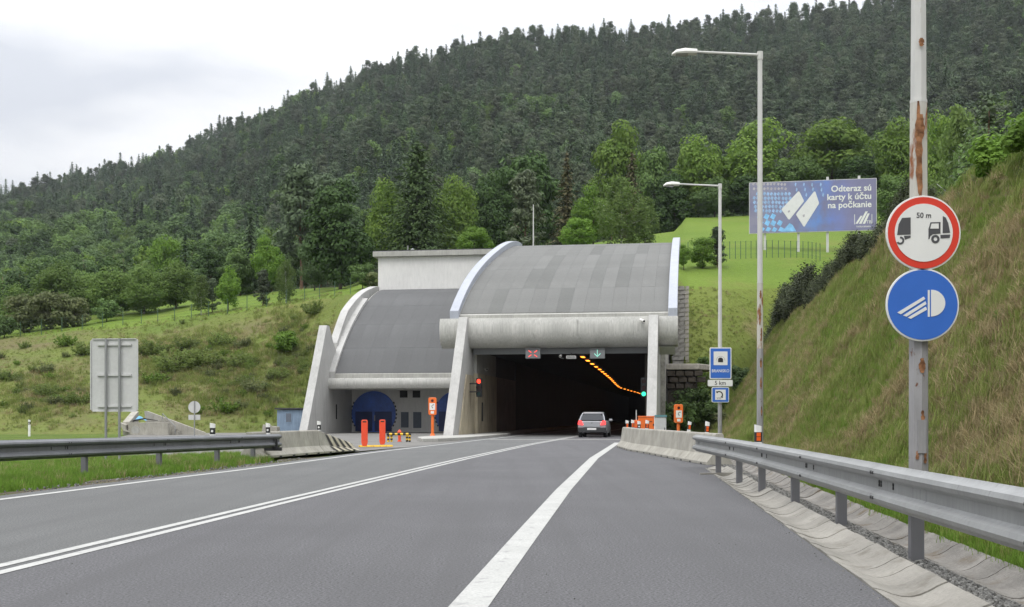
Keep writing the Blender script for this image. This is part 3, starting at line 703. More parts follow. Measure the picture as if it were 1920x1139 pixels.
# ------------------------------------------------------------------ street lamps
def octo(b, pts): b.tube(pts[0], pts[1], 8)
def street_lamp(label, loc, H, armdir, rb, rt, joint, mats, lampside=True):
    o = thing('street_lamp', label, 'street lamp', loc, 0)
    b = MB(); b.tube([(0,0,-.3),(0,0,joint*.62)], [rb, rb*.93], 8); b.build('pole_base', mats[0], o)
    b = MB(); b.tube([(0,0,joint*.62+.001),(0,0,joint)], [rb*.92, rb*.86], 8); b.build('lower_pole', mats[1], o)
    b = MB(); b.tube([(0,0,joint+.012),(0,0,H)], [rb*.80, rt], 8); b.build('upper_pole', mats[2], o)
    b = MB(); b.cyl((0,0,joint-.02),(0,0,joint+.014), rb*.875, n=8); b.build('joint_collar', m_pole, o); b = MB(); b.cyl((0,0,H-.02),(0,0,H+.22), rt*1.25, n=8); b.build('top_collar', m_pole, o)
    b = MB(); b.tube([(0,0,H+.12),(armdir*2.0,-.05,H+.20)], [.045,.038], 8); b.build('arm', m_pole, o)
    x0 = armdir*1.95; s = armdir
    hb_ = MB(); hb_.sweep([(-.13,0),(-.15,.05),(-.10,.14),(0,.17),(.10,.14),(.15,.05),(.13,0)], [((x0, -.05, H+.13),(0,1,0),(0,0,.95)), ((x0+s*.35,-.05,H+.13),(0,1.05,0),(0,0,1.15)), ((x0+s*.62,-.05,H+.12),(0,1,0),(0,0,.9)), ((x0+s*.76,-.05,H+.10),(0,.45,0),(0,0,.35))])
    hd = hb_.build('lamp_head', m_lamp, o, smooth=True)
    g_ = MB(); g_.sweep([(-.11,0),(-.07,-.05),(.07,-.05),(.11,0)], [((x0+s*.28,-.05,H+.125),(0,1,0),(0,0,1)), ((x0+s*.64,-.05,H+.115),(0,.9,0),(0,0,.8))]); g_.build('lens', m_glass, hd, smooth=True)
    b = MB(); b.box(-.05,.05,-rb*1.02-.004,-rb*.9,.75,1.15); b.build('hatch', mats[0], o)
    return o
SL1 = street_lamp('nearest rust streaked lamp post carrying the two round signs', (4.92, 14.2, .05), 12.1, -1, .122, .055, 5.0, (m_pole_g, m_pole_r, m_pole))
SL2 = street_lamp('tall grey lamp post with rusty lower half behind the right guardrail', (gx(1425, 36), 36, .0), 12.2, -1, .105, .072, zy(530, 36), (m_pole_g, m_pole_r, m_pole))
SL3 = street_lamp('slender lamp post carrying the blue tunnel sign', (gx(1350, 56), 56, .0), 12.1, -1, .105, .075, zy(545, 56), (m_pole_g, m_pole, m_pole))
# the rusty pole's largest stains: thin flakes hugging the shaft
def rust(o, z0, z1, a0, rad, seed, wd=.06):
    r = random.Random(seed); b = MB(); n = 10; vs_ = []
    for i in range(n+1):
        t = i/n; ww = wd*(.35+.65*math.sin(math.pi*min(1, t*1.05))**.6)*(r.uniform(.7,1.2)) + .004
        for s_ in (-1, 1):
            a = a0 + s_*ww/rad/2 + r.uniform(-.06,.06); vs_.append((rad*math.cos(a), rad*math.sin(a), z0+(z1-z0)*t))
    b.add(vs_, [(2*i,2*i+1,2*i+3,2*i+2) for i in range(n)]); b.build('rust_patch', m_rust, o, fix=False)
m_tan = M('rust_stain', (.40,.29,.17), .8, .15, 6)
m_rust = M('rust', (.115,.042,.016), .95, .5, 9, c2=(.26,.125,.06), bump=.4, bscale=60)
rust(SL1, zy(372,14.1), zy(235,14.1), -1.85, .1165, 40, .075)
SL1.children[-1].data.materials[0] = m_tan if SL1.children[-1].name.startswith('rust_patch') else SL1.children[-1].data.materials[0]
for py0, py1, a, wd, s in ((300,190,-1.9,.06,1),(262,215,-1.6,.075,2),(395,285,-1.75,.05,3),(88,72,-1.6,.06,4),(700,672,-1.55,.07,6),(800,770,-1.5,.045,7),(870,842,-1.2,.04,8),(862,846,-2.0,.03,9)):
    rust(SL1, zy(py0,14.1)-.05, zy(py1,14.1)-.05, a, .124 if py1 > 560 else .117, s, wd)
for py0, py1, a, wd, s in ((560,545,-1.6,.07,11),(610,570,-1.8,.07,12),(640,615,-1.4,.05,13),(690,672,-1.5,.06,14),(730,708,-1.5,.05,15),(780,762,-1.3,.04,16)):
    rust(SL2, zy(py0,35.9), zy(py1,35.9), a, .106, s, wd)

# ------------------------------------------------------------------ signs
def sign_root(label, loc, cat='road sign', rz=0, name='road_sign', group=None): return thing(name, label, cat, loc, rz, group)
s1 = sign_root('round white sign with red rim showing two trucks and 50 m', (4.92, 14.03, zy(437,14.03)), rz=0)
def round_sign(o, rim, face, rr, ring=None):
    plate(disc(rr), .0, .03).build('plate', rim, o, bevel=.004)
    plate(disc(rr*.955), -.006, -.001).build('rim_band' if ring else 'face', ring or face, o)
    if ring: plate(disc(rr*.775), -.012, -.007).build('face', face, o)
    b = MB(); b.box(-.2,.2,.03,.06,.12,.16); b.box(-.2,.2,.03,.06,-.16,-.12); b.build('clamp', m_galv, o)
round_sign(s1, m_signw, m_signw, .447, m_signr)
y0, y1 = -.016, -.0125
kx = .90/445*1.0     # metres per enlarged-photo pixel
def zp(x, y): return ((x-401)*kx, (311-y)*kx)
def polyz(pts): return [zp(*p) for p in pts]
t = MB()
for P in ([(272,224),(323,221),(323,322),(243,324),(252,262)], [(283,330),(323,328),(323,340),(289,352)]): t.prism(polyz(P), 'y', y0, y1)
def ringpoly(cx, cy, r0, r1, a0=0, a1=360, n=24):
    A = [R(a0+(a1-a0)*i/n) for i in range(n+1)]
    return [[(cx+r0*math.cos(A[i]), cy+r0*math.sin(A[i])),(cx+r1*math.cos(A[i]), cy+r1*math.sin(A[i])),(cx+r1*math.cos(A[i+1]), cy+r1*math.sin(A[i+1])),(cx+r0*math.cos(A[i+1]), cy+r0*math.sin(A[i+1]))] for i in range(n)]
for q in ringpoly(261,357,13,24,-90,150): t.prism(polyz(q), 'y', y0, y1)
t.build('trailer_symbol', m_signk, s1)
t = MB()
for P in ([(428,349),(428,290),(440,250),(499,248),(499,316),(480,318),(455,320),(440,330),(434,349)], [(513,213),(530,222),(545,255),(556,312),(512,314)], [(499,324),(556,322),(554,342),(499,345)]): t.prism(polyz(P), 'y', y0, y1)
for q in ringpoly(469,349,11,25): t.prism(polyz(q), 'y', y0, y1)
t.build('truck_symbol', m_signk, s1)
plate(polyz([(446,258),(488,257),(488,287),(438,288)]), -.0195, -.0165).build('cab_window', m_signw, s1)
text_mesh('50 m', .088, m_signk, 'lettering', s1, (.0, -.0145, .205), depth=.003, bold=.0012)
s2 = sign_root('round blue sign with white dipped headlight symbol', (4.91, 14.03, zy(572,14.03)))
round_sign(s2, m_signw, m_signb, .437)
def zq(x, y): return ((x-398)*kx, (735-y)*kx)
t = MB()
t.prism([zq(427,648),zq(438,648),zq(438,806),zq(427,806)], 'y', -.012, -.0065)
t.prism([zq(446,804),zq(446,647)] + [zq(446+ (84)*math.cos(a), 725-79*math.sin(a)) for a in np.linspace(R(88), R(-88), 22)], 'y', -.012, -.0065)
for P in ([(247,781),(403,687),(412,701),(268,791)], [(281,798),(413,715),(419,731),(302,805)], [(309,811),(416,746),(422,764),(327,818)]): t.prism([zq(*p) for p in P], 'y', -.012, -.0065)
t.build('headlight_symbol', m_signw, s2)

dS = 55.85
def flat_sign(label, x0, x1, yt, yb, d, border, face, bw):
    o = sign_root(label, tuple(at((x0+x1)/2, (yt+yb)/2, d))); hw, hh = (x1-x0)/2/F*d, (yb-yt)/2/F*d
    plate(rrect(-hw,hw,-hh,hh,.06), 0, .03).build('plate', border, o, bevel=.004)
    plate(rrect(-hw+bw,hw-bw,-hh+bw,hh-bw,.04), -.006, -.001).build('face', face, o)
    b = MB(); b.box(-hw*.6,hw*.6,.03,.055,-.03,.03); b.build('clamp', m_galv, o)
    return o, hw, hh
st, hw, hh = flat_sign('blue tunnel sign reading BRANISKO with white picture panel', 1330.5, 1371.5, 652, 711, dS, m_signw, m_signb, .045)
plate([(-.33,-.09),(.33,-.09),(.33,.56),(-.33,.56)], -.011, -.0065).build('picture_panel', m_signw, st)
t = MB(); 
for q in ringpoly(0,0,.19,.215,0,180): t.prism(shift(q,0,.13), 'y', -.0145, -.0115)
t.build('arch_outline', M('pale_grey_print', (.42,.42,.42)), st)
plate(shift([(-.12,-.06)]+[(.12*math.cos(a), .06+.10*math.sin(a)) for a in np.linspace(R(180),0,16)]+[(.12,-.06)],0,.11), -.018, -.015).build('tunnel_symbol', m_black, st)
text_mesh('BRANISKO', .195, m_signw, 'lettering', st, (0,-.009,-.37), depth=.004, bold=.002, sx=.9)
st, hw, hh = flat_sign('narrow white plate reading 5 km under the tunnel sign', 1327, 1374, 712.5, 725, dS, m_signback, m_signw, .02)
text_mesh('5 km', .27, m_signk, 'lettering', st, (0,-.009,0), depth=.004, bold=.003)
st, hw, hh = flat_sign('blue square sign with telephone receiver and SOS', 1334.5, 1367, 726.5, 755, dS, m_signw, m_signb, .03)
plate([(-.25,-.24),(.25,-.24),(.25,.25),(-.25,.25)], -.011, -.0065).build('picture_panel', m_signw, st)
t = MB()
for P in handset(.0,.06,.19,R(135)): t.prism(P, 'y', -.016, -.0115)
t.build('telephone_symbol', m_black, st)
text_mesh('SOS', .12, m_signk, 'lettering', st, (-.08,-.0135,-.165), depth=.003)

# back of a tall sign on the left
bs = thing('road_sign', 'tall grey back of a large road sign on two posts behind the left guardrail', 'road sign', tuple(at(214, 868, 31)), R(-4))
hw, z0, z1 = .635, 1.36, 3.27
plate(rrect(-hw,hw,z0,z1,.05), .02, .045).build('panel', m_signback, bs)
b = MB()
for a in (-1, 1): b.box(a*hw-.012, a*hw+.012, -.012, .019, z0+.04, z1-.04)
b.box(-hw+.05,hw-.05,-.012,.019,z1-.012,z1+.012); b.box(-hw+.05,hw-.05,-.012,.019,z0-.012,z0+.012); b.build('edge_frame', m_signback, bs)
for z in (z1-.15, (z0+z1)/2, z0+.13):
    b = MB(); b.box(-.45,.47,-.02,.018,z-.025,z+.025); b.build('cross_rail', m_signback, bs)
for x in (-.20, .165):
    b = MB(); b.cyl((x,-.055,-.2),(x,-.055,z1+.01), .034, n=12); b.build('post', m_galv, bs, smooth=True)
rs = thing('road_sign', 'small round grey sign back with plate on a thin post by the service road', 'road sign', (gx(364,72), 72, -.05))
b = MB(); b.prism(shift(disc(.37,28),0,1.83), 'y', .04, .06); b.build('disc', m_signback, rs)
b = MB(); b.box(-.36,.36,.04,.06,1.05,1.36); b.build('plate', m_signback, rs)
b = MB(); b.cyl((.02,0,0),(.02,0,2.2), .035, n=10); b.build('post', m_galv, rs, smooth=True)

# ------------------------------------------------------------------ billboard
dB = 126.
def bw(px, py, d): return at(px, py, d)
bl = thing('billboard', 'large blue purple billboard with white text and two pale cards on the meadow', 'billboard', tuple(at(1523, 470, dB)), R(-11))
W_, H_ = 13.3, 5.55; zc = zy(387, dB) - zy(470, dB); z0, z1 = zc-H_/2, zc+H_/2
def XB(x): return -W_/2 + (x-50)/(1757-50)*W_            # from the enlarged photo: x 50..1757
def ZB(x, y):
    top = 105 + (35-105)*(x-50)/1707; bot = 808 + (740-808)*(x-50)/1707
    return z1 - (y-top)/(bot-top)*H_
def PB(*pts): return [(XB(x), ZB(x, y)) for x, y in pts]
mb_, nt, N, L, bb = _mat('billboard_print')
t = N.new('ShaderNodeTexCoord'); sp = N.new('ShaderNodeSeparateXYZ'); L.new(t.outputs['Object'], sp.inputs[0])
r1 = N.new('ShaderNodeValToRGB'); e = r1.color_ramp.elements; e[0].position = 0; e[0].color = (.27,.26,.34,1); e[1].position = 1; e[1].color = (.20,.19,.29,1)
for p, c in ((.35,(.21,.23,.38,1)),(.55,(.11,.25,.62,1)),(.66,(.15,.21,.52,1)),(.8,(.20,.20,.37,1))): k = e.new(p); k.color = c
L.new(_range(N, L, sp.outputs[0], -W_/2, W_/2), r1.inputs[0])
f = _range(N, L, _noise(N, L, t.outputs['Object'], .5, 4), .35, .65)
L.new(_mix(N, L, f, r1.outputs[0], (.17,.17,.29,1)), bb.inputs['Base Color']); bb.inputs['Roughness'].default_value = .5
b = MB(); b.box(-W_/2,W_/2,0,.16,z0,z1); b.build('panel', m_signback, bl)
b = MB(); b.box(-W_/2+.06,W_/2-.06,-.012,-.002,z0+.06,z1-.06); b.build('poster', mb_, bl)
m_key1 = M('pale_blue_key', (.28,.42,.66), .5, .25, 2); m_key2 = M('grey_key', (.40,.38,.42), .5, .2, 2); m_key3 = M('bright_blue_key', (.22,.48,.80), .5, .2, 2)
rk = random.Random(4)
def keyset(name, mat, x0, x1, y0, y1, nx, ny, sx_, sy_, skew, keep):
    b = MB()
    for i in range(nx):
        for j in range(ny):
            cx = x0 + (x1-x0)*(i+.5)/nx + skew*j + rk.uniform(-4,4); cy = y0 + (y1-y0)*(j+.5)/ny + rk.uniform(-4,4)
            if not keep(cx, cy) or not 66 < cx-sx_ or cx+sx_ > 1700: continue
            k = [(cx-sx_*.5, cy+sy_*.15), (cx-sx_*.1, cy-sy_*.5), (cx+sx_*.5, cy-sy_*.2), (cx+sx_*.15, cy+sy_*.5)]
            k = [(x, min(max(y, 100), 775)) for x, y in k]
            b.prism(PB(*k), 'y', -.018-.001*((i+j) % 2), -.0125)
    return b.build(name, mat, bl)
keyset('printed_keys', m_key1, 90, 620, 230, 520, 11, 5, 46, 56, 6, lambda x, y: y < 560-.62*abs(x-330) + 60 and y > 210)
keyset('printed_keys', m_key2, 90, 560, 95, 215, 10, 2, 40, 44, 6, lambda x, y: True)
keyset('printed_keys', m_key3, 66, 500, 520, 800, 5, 3, 84, 90, 12, lambda x, y: y > 470+.35*(x-100))
keyset('printed_keys', m_key1, 620, 1070, 95, 300, 4, 3, 26, 62, 16, lambda x, y: True)
plate(PB((490,775),(600,655),(640,680),(690,768)), -.018, -.0125).build('printed_key', m_key3, bl)
m_cardw = M('card_print', (.66,.66,.67), .5, .05, 2)
for P in (((490,470),(500,455),(715,222),(732,226),(788,340),(790,360),(600,606),(582,604)), ((686,540),(695,520),(928,222),(945,226),(992,370),(990,392),(800,702),(786,700))):
    plate(PB(*P), -.026, -.020).build('printed_card', m_cardw, bl)
for P in (((575,490),(600,478),(604,502),(580,515)), ((775,545),(800,530),(804,562),(780,575))): plate(PB(*P), -.030, -.027).build('card_chip', m_key2, bl)
for txt, x, y in (('Odteraz sú', 1690, 168), ('karty k účtu', 1690, 280), ('na počkanie', 1690, 390)):
    text_mesh(txt, .92, m_signw, 'lettering', bl, (XB(x), -.018, ZB(x, y)), align='RIGHT', depth=.008, bold=.018)
t = MB()
for P in (((1476,656),(1545,548),(1572,548),(1506,656)), ((1522,656),(1610,488),(1640,488),(1556,656)), ((1572,656),(1636,515),(1664,515),(1604,656))): t.prism(PB(*P), 'y', -.020, -.0125)
for P in (((1462,530),(1470,530),(1470,665),(1462,665)), ((1690,525),(1697,525),(1697,655),(1690,655))): t.prism(PB(*P), 'y', -.018, -.0125)
t.build('bank_logo', m_signw, bl)
text_mesh('TB', .46, m_signw, 'lettering', bl, (XB(1652), -.018, ZB(1652, 632)), depth=.008)
text_mesh('TATRA BANKA', .22, m_signw, 'lettering', bl, (XB(1582), -.018, ZB(1582, 694)), depth=.008, bold=.004)
for px in (1436, 1498, 1551, 1608):
    x = (px-1523)/F*dB; b = MB(); b.box(x-.13,x+.13,.162,.42,-3.5,z1+(.35 if px > 1540 else -.3)); b.build('post', m_signback, bl)

# ------------------------------------------------------------------ traffic signals and fittings at the portal
def traffic_light(label, loc, rz, lit):
    o = thing('traffic_light', label, 'traffic light', loc, rz)
    b = MB(); b.prism(rrect(-.17,.17,-.58,.58,.05,3), 'y', 0, .22); b.build('housing', m_blackish, o, bevel=.01)
    for i, z in enumerate((.38, 0, -.38)):
        mat = (m_led_r if lit == 'red' else m_dull_lens) if i == 0 else (m_led_g if lit == 'green' else m_dull_lens_g) if i == 2 else m_dull_lens
        b = MB(); b.prism(shift(disc(.13,20),0,z), 'y', -.03, -.002); b.build('lens', mat, o)
        b = MB(); ring = [(.155*math.cos(a), .155*math.sin(a)) for a in np.linspace(R(-20), R(200), 14)]
        ring2 = [(.14*math.cos(a), .14*math.sin(a)) for a in np.linspace(R(200), R(-20), 14)]
        b.prism(shift(ring+ring2,0,z), 'y', -.2, 0); b.build('visor', m_blackish, o)
    return o
tl = traffic_light('three lens traffic light showing red on the left tunnel wall', tuple(at(898, 727, 71.5)), PA, 'red')
b = MB(); b.box(-.62,-.17,.06,.14,.2,.28); b.box(-.62,-.17,.06,.14,-.3,-.22); b.build('wall_bracket', m_bolt, tl)
tl = traffic_light('three lens traffic light showing green beside the right tunnel pillar', tuple(at(1207, 727, 69.6)), PA, 'green')
b = MB(); b.box(.17,.33,.06,.14,.2,.28); b.box(.17,.33,.06,.14,-.3,-.22); b.build('wall_bracket', m_bolt, tl)
def lane_signal(label, px, d, kind):
    o = thing('lane_signal', label, 'lane signal', tuple(at(px, 663.5, d)), PA)
    b = MB(); b.box(-.45,.45,0,.3,-.29,.29); b.build('box', m_sigbox, o, bevel=.01)
    b = MB(); b.box(-.47,.47,-.06,.02,.29,.31); b.build('hood', m_sigbox, o)
    b = MB()
    if kind == 'x':
        for a in (45, 135, 225, 315):
            c, s_ = math.cos(R(a)), math.sin(R(a)); p = lambda r, w_: (1.25*(c*r - s_*w_), 0.92*(s_*r + c*w_))
            b.prism([p(.10,-.028),p(.30,-.028),p(.30,.028),p(.10,.028)], 'y', -.014, -.002)
    else:
        b.prism([(-.02,.24),(.02,.24),(.02,-.12),(-.02,-.12)], 'y', -.014, -.002)
        b.prism([(-.20,-.01),(-.17,.025),(.01,-.155),(0,-.21)], 'y', -.0145, -.0025); b.prism([(.20,-.01),(.17,.025),(-.01,-.155),(0,-.21)], 'y', -.0135, -.0015)
    b.build('symbol', m_led_x if kind == 'x' else m_led_ga, o)
lane_signal('grey lane signal box with a lit red cross', 999, 71.3, 'x')
lane_signal('grey lane signal box with a pale green arrow pointing down', 1120, 70.6, 'a')
def cctv(label, loc, rz, name='camera', s=1.):
    o = thing('security_camera', label, 'camera', loc, rz)
    b = MB(); b.cyl((0,.22*s,.02),(0,-.26*s,-.10*s), .085*s, n=14); b.build('body', m_lamp, o, smooth=True)
    b = MB(); b.cyl((0,-.262*s,-.1*s),(0,-.275*s,-.104*s), .06*s, n=12); b.build('lens', m_blackish, o)
    b = MB(); b.tube([(0,0,-.05*s),(.05*s,.05,-.2*s),(.22*s,.1,-.22*s)], .022*s, 6); b.build('bracket', m_galv, o)
    return o
cctv('white camera on the right end of the gutter beam', tuple(PM.w(12.35,-.42,6.95)), R(20))
cctv('small camera hanging under the lintel between the lane signals', tuple(PM.w(7.35,.75,4.93)), R(-10), s=.8)
cctv('dim camera high on the dark left tunnel wall', tuple(at(909, 690, 76)), R(30), s=1.1)
o = thing('floodlight', 'white floodlight hung beneath the lintel near the green arrow', 'floodlight', tuple(PM.w(8.0,.85,4.82)), PA)
b = MB(); b.box(-.3,.3,-.12,.14,-.1,.1); b.build('housing', m_lamp, o, bevel=.03); b = MB(); b.box(-.05,.05,-.02,.02,.1,.28); b.build('bracket', m_bolt, o); b = MB(); b.box(-.25,.25,-.13,-.121,-.07,.07); b.build('glass', m_glass, o)

# ------------------------------------------------------------------ emergency telephones
def sos(label, loc, gz, ht):
    o = thing('emergency_telephone', label, 'emergency phone', loc)
    zt = ht; zb = ht-.98
    b = MB(); b.cyl((0,0,0),(0,0,zb+.05), .085, n=12); b.cyl((0,0,0),(0,0,.12), .15, .10, n=12); b.build('post', m_orange, o, smooth=True)
    b = MB(); b.prism(rrect(-.225,.225,zb,zt,.09,4), 'y', -.16, .14); b.build('box', m_orange, o, bevel=.02)
    b = MB(); b.box(-.155,.155,-.167,-.161,zb+.28,zb+.66); b.build('label_plate', m_signw, o)
    t = MB()
    for P in handset(.01,zb+.50,.10,R(250)): t.prism(P, 'y', -.173, -.1675)
    t.build('telephone_symbol', m_black, o)
    b = MB(); b.prism(shift(disc(.075,16),0,zb+.80), 'y', -.17, -.161); b.build('speaker', m_dull_lens, o)
    b = MB(); b.box(-.09,.09,-.167,-.161,zb+.08,zb+.22); b.build('label_plate', m_signw, o)
    return o
sos('orange emergency telephone on the kerb left of the tunnel mouth', (gx(811,65.5), 65.5, .14), 0, 2.13)
sos('orange emergency telephone behind the right concrete barrier', (gx(1272,62), 62, -.05), 0, 1.9)

# ------------------------------------------------------------------ red marker panels, hydrant, barrier bars
mb = thing('rubber_kerb', 'yellow rubber kerb strip under the two red marker panels', 'kerb strip', (gx(705,47.2), 47.2, 0), R(4))
for i in range(5):
    b = MB(); b.prism([(-.12,0),(-.09,.07),(.09,.07),(.12,0)], 'x', -.70+i*.28, -.70+i*.28+.265); o_ = b.build('kerb_element', m_yellow, mb, bevel=.01)
    o_.rotation_euler = (0, 0, R(22)); 
mk0 = None
for px, d, lab in ((683.5, 46.0, 'left red plastic marker panel on the yellow strip'), (717, 48.4, 'right red plastic marker panel on the yellow strip')):
    o = thing('traffic_bollard', lab, 'bollard', (gx(px, d), d, .06), R(5), 'red marker panels')
    if mk0 is None:
        b = MB(); b.prism([(-.08,0),(.08,0),(.122,.12),(.125,.2),(.125,.98),(.095,1.03),(-.095,1.03),(-.125,.98),(-.125,.2),(-.122,.12)], 'y', -.03, .03); o_ = mk0 = b.build('panel', m_redpl, o, bevel=.012)
        b = MB(); b.prism(rrect(-.075,.075,.93,.98,.02,3), 'y', -.036, -.031); o2 = b.build('grip_slot', m_black, o)
        b = MB(); b.prism([(-.10,.22),(.10,.22),(.10,.88),(-.10,.88)], 'y', -.038, -.031); o3 = b.build('face_film', M('red_film', (.74,.075,.03), .35, .05, 3), o)
        mk_parts = [o_, o2, o3]
    else:
        for p_ in mk_parts: c_ = p_.copy(); C.objects.link(c_); c_.parent = o
yb = thing('hoop_barrier', 'low black and yellow striped guard rail in front of the blue gate', 'barrier', (gx(748,57.3), 57.3, -.03), R(3))
for k in range(9):
    b = MB(); x0_ = -.6+k*1.2/9; b.cyl((x0_,0,.38),(x0_+1.2/9-.002,0,.38), .06, n=10); b.build('rail_band', m_yellow if k % 2 else m_black, yb, smooth=True)
for s_ in (-1, 1):
    for k in range(4):
        for xx, yy in ((s_*.52, 0), (s_*.38, .35)):
            b = MB(); b.cyl((xx,yy,.0+k*.085),(xx,yy,.084+k*.085), .055, n=10); b.build('post_band', m_black if (k + (xx > 0)) % 2 else m_yellow, yb, smooth=True)
hy = thing('hydrant', 'small red hydrant behind the black and yellow rail', 'hydrant', (gx(749,58), 58, -.03))
b = MB(); b.lathe([(.10,0),(.10,.05),(.07,.06),(.07,.42),(.10,.44),(.10,.50),(.05,.56),(.02,.6)], 14); b.build('barrel', m_redpl, hy, smooth=True)
b = MB(); b.cyl((-.17,0,.36),(.17,0,.36), .05, n=10); b.build('outlets', m_redpl, hy, smooth=True)

# ------------------------------------------------------------------ delineator posts
def delineator(label, loc, hgt, wd, col, rz=0, tilt=0, group='white topped delineator posts', name='delineator_post'):
    o = thing(name, label, 'delineator', loc, rz, group); o.rotation_euler = (0, tilt, rz)
    sec = lambda z0_, z1_, k=1.: MB().prism([(-wd/2*k,.03),(-wd/2*k,-.02),(-wd*.3*k,-.045),(wd*.3*k,-.045),(wd/2*k,-.02),(wd/2*k,.03)], 'z', z0_, z1_)
    zt = hgt; zb1 = hgt-.13; zb2 = hgt-.30
    top = MB().prism([(-wd/2,.03),(-wd/2,-.02),(-wd*.3,-.045),(wd*.3,-.045),(wd/2,-.02),(wd/2,.03)], 'z', zb1, zt); 
    for i, v in enumerate(top.v):
        if v[2] == zt: top.v[i] = (v[0], v[1], zt - .03*(v[0]/wd+.5))
    top.build('white_top', m_whitepl, o)
    sec(zb2, zb1-.001, .99).build('black_band', m_black, o)
    if col == 'orange':
        for k in (0, 1): MB().box(-wd*.28,wd*.28,-.052,-.0455,zb2+.02+.075*k,zb2+.085+.075*k).build('reflector', m_reflo, o)
    else: MB().prism(shift(disc(.032,12),0,zb2+.085), 'y', -.052, -.0455).build('reflector', m_whitepl, o)
    if zb2 > 0: sec(0, zb2-.001).build('shaft', m_whitepl, o)
    return o
delineator('large white and orange delineator on the right guardrail by the second lamp post', (lerp(BR,20.2)+.10, 20.2, .74), .36, .125, 'orange')
delineator('delineator with orange reflectors tilted behind the right guardrail end', (5.35, 32.4, .3), .80, .12, 'orange', tilt=R(4))
delineator('tilted delineator between the orange telephone and the lamp post signs', (gx(1288,42), 42, .0), 1.06, .13, 'orange', tilt=R(6))
delineator('delineator leaning in front of the orange cabinet', (gx(1213,42.2), 42.2, .76), .34, .13, 'orange', tilt=R(3))
delineator('leftmost small delineator on the right barrier tip near the tunnel', (gx(1176,46.2), 46.2, .78), .30, .12, 'orange')
delineator('small delineator second from the tip of the right barrier', (gx(1186,45), 45, .78), .32, .12, 'orange', tilt=R(2))
delineator('short delineator with black band just left of the orange cabinet', (gx(1198,44), 44, .78), .28, .12, 'white', tilt=R(2))
delineator('black and white delineator on the left guardrail', (lp(31)-.1, 31.0, .66), .40, .135, 'white')
delineator('black and white delineator at the left guardrail end before the blue shed', (lp(34.8)-.28, 35.0, .70), .34, .125, 'white')
delineator('black and white delineator on the left barrier in front of the fin wall', (-6.45, 39.2, .76), .32, .125, 'white')
delineator('distant lone delineator at the far edge of the service road', (gx(55,74), 74, -.05), 1.05, .14, 'white')

# ------------------------------------------------------------------ cabinets behind the right barrier
oc = thing('grit_cabinet', 'bright orange cabinet behind the right concrete barrier', 'cabinet', (gx(1211.5,52), 52, -.05), R(-3))
b = MB(); b.box(-.34,.34,-.25,.25,0,1.24); b.build('body', m_orange, oc, bevel=.02)
b = MB(); b.box(-.36,.36,-.27,.27,1.243,1.29); b.build('lid', m_orange, oc, bevel=.01)
b = MB(); b.box(.02,.25,-.262,-.252,1.03,1.06); b.box(.28,.335,-.27,-.252,.86,.94); b.build('handle', m_black, oc)
pb = thing('warning_lamp', 'small orange warning unit with thin aerial beside the orange cabinet', 'warning unit', (gx(1193,50), 50, -.05))
b = MB(); b.prism(rrect(-.13,.13,0,1.12,.06,4), 'y', -.1, .1); b.build('body', m_orange, pb, bevel=.015)
b = MB(); b.cyl((.0,0,1.12),(.0,0,1.55), .015, n=6); b.build('aerial', m_whitepl, pb)
b = MB(); b.box(-.1,.1,-.112,-.102,.8,.84); b.box(-.1,.1,-.112,-.102,.98,1.02); b.build('reflective_band', m_redpl, pb)
gc = thing('control_cabinet', 'grey control cabinet with teal lid in front of the right pillar', 'cabinet', (gx(1238.5,55), 55, -.05), R(-4))
b = MB(); b.box(-.26,.26,-.2,.2,0,1.24); b.build('body', m_cab, gc, bevel=.015)
b = MB(); b.prism([(-.29,1.243),(.29,1.243),(.29,1.30),(.25,1.34),(-.25,1.34),(-.29,1.30)], 'y', -.23, .23); b.build('lid', m_teal, gc)
b = MB(); b.box(-.235,.235,-.208,-.2015,.1,1.18); b.build('door', m_cab, gc); 
b = MB(); b.box(.16,.19,-.225,-.209,.6,.75); b.build('handle', m_bolt, gc)

# ------------------------------------------------------------------ shed, blocks, culvert headwall
sh = thing('shed', 'small pale blue shed with dark roof and window left of the fin wall', 'shed', (gx(543,88), 88, -.1), R(-6))
sh.scale = (.92,.92,.98)
b = MB(); b.box(-1.05,1.25,0,1.9,0,1.83); b.build('wall', m_shed, sh)
for i in range(9): b = MB(); b.box(-1.04+i*.255,-1.04+i*.255+.24,-.022,-.002,.05,1.8); b.build('board', m_shed, sh)
b = MB(); b.prism([(-.2,1.87),(2.1,1.84),(2.1,1.92),(-.2,1.98)], 'x', -1.2, 1.4); b.build('roof', m_darkroof, sh)
b = MB(); b.box(-.35,.22,-.05,-.024,.85,1.62); wn = b.build('window', m_shed, sh)
b = MB(); b.box(-.29,.16,-.06,-.051,.91,1.56); b.build('pane', m_bluepanel, wn)
for i, (px, d, w_, h_) in enumerate(((501, 84.5, .75, .62), (513, 85.5, .6, .5))):
    o = thing('concrete_block', ('larger', 'smaller')[i]+' pale concrete block lying beside the blue shed', 'concrete block', (gx(px,d), d, -.05), R(15-30*i))
    b = MB(); b.prism([(-w_/2,0),(w_/2,0),(w_/2-.06,h_),(-w_/2+.1,h_+.05)], 'y', 0, .5); b.build('block', m_barrier, o, bevel=.03)
    b = MB(); b.tube([(-.1,.25,h_),(-.08,.25,h_+.12),(.06,.25,h_+.12),(.08,.25,h_-.01)], .018, 6); b.build('lifting_loop', m_bolt, o)
cu = thing('culvert_headwall', 'pale concrete culvert headwall with sloping side wall on the left bank', 'headwall', (gx(250,78), 78, -.05))
xw = lambda px: gx(px, 78) - gx(250, 78)
b = MB(); b.prism([(xw(262),0),(xw(374),0),(xw(372),.18),(xw(262),1.62),(xw(256),1.62)], 'y', 1.6, 1.85); b.build('side_wall', m_barrier, cu, bevel=.02)
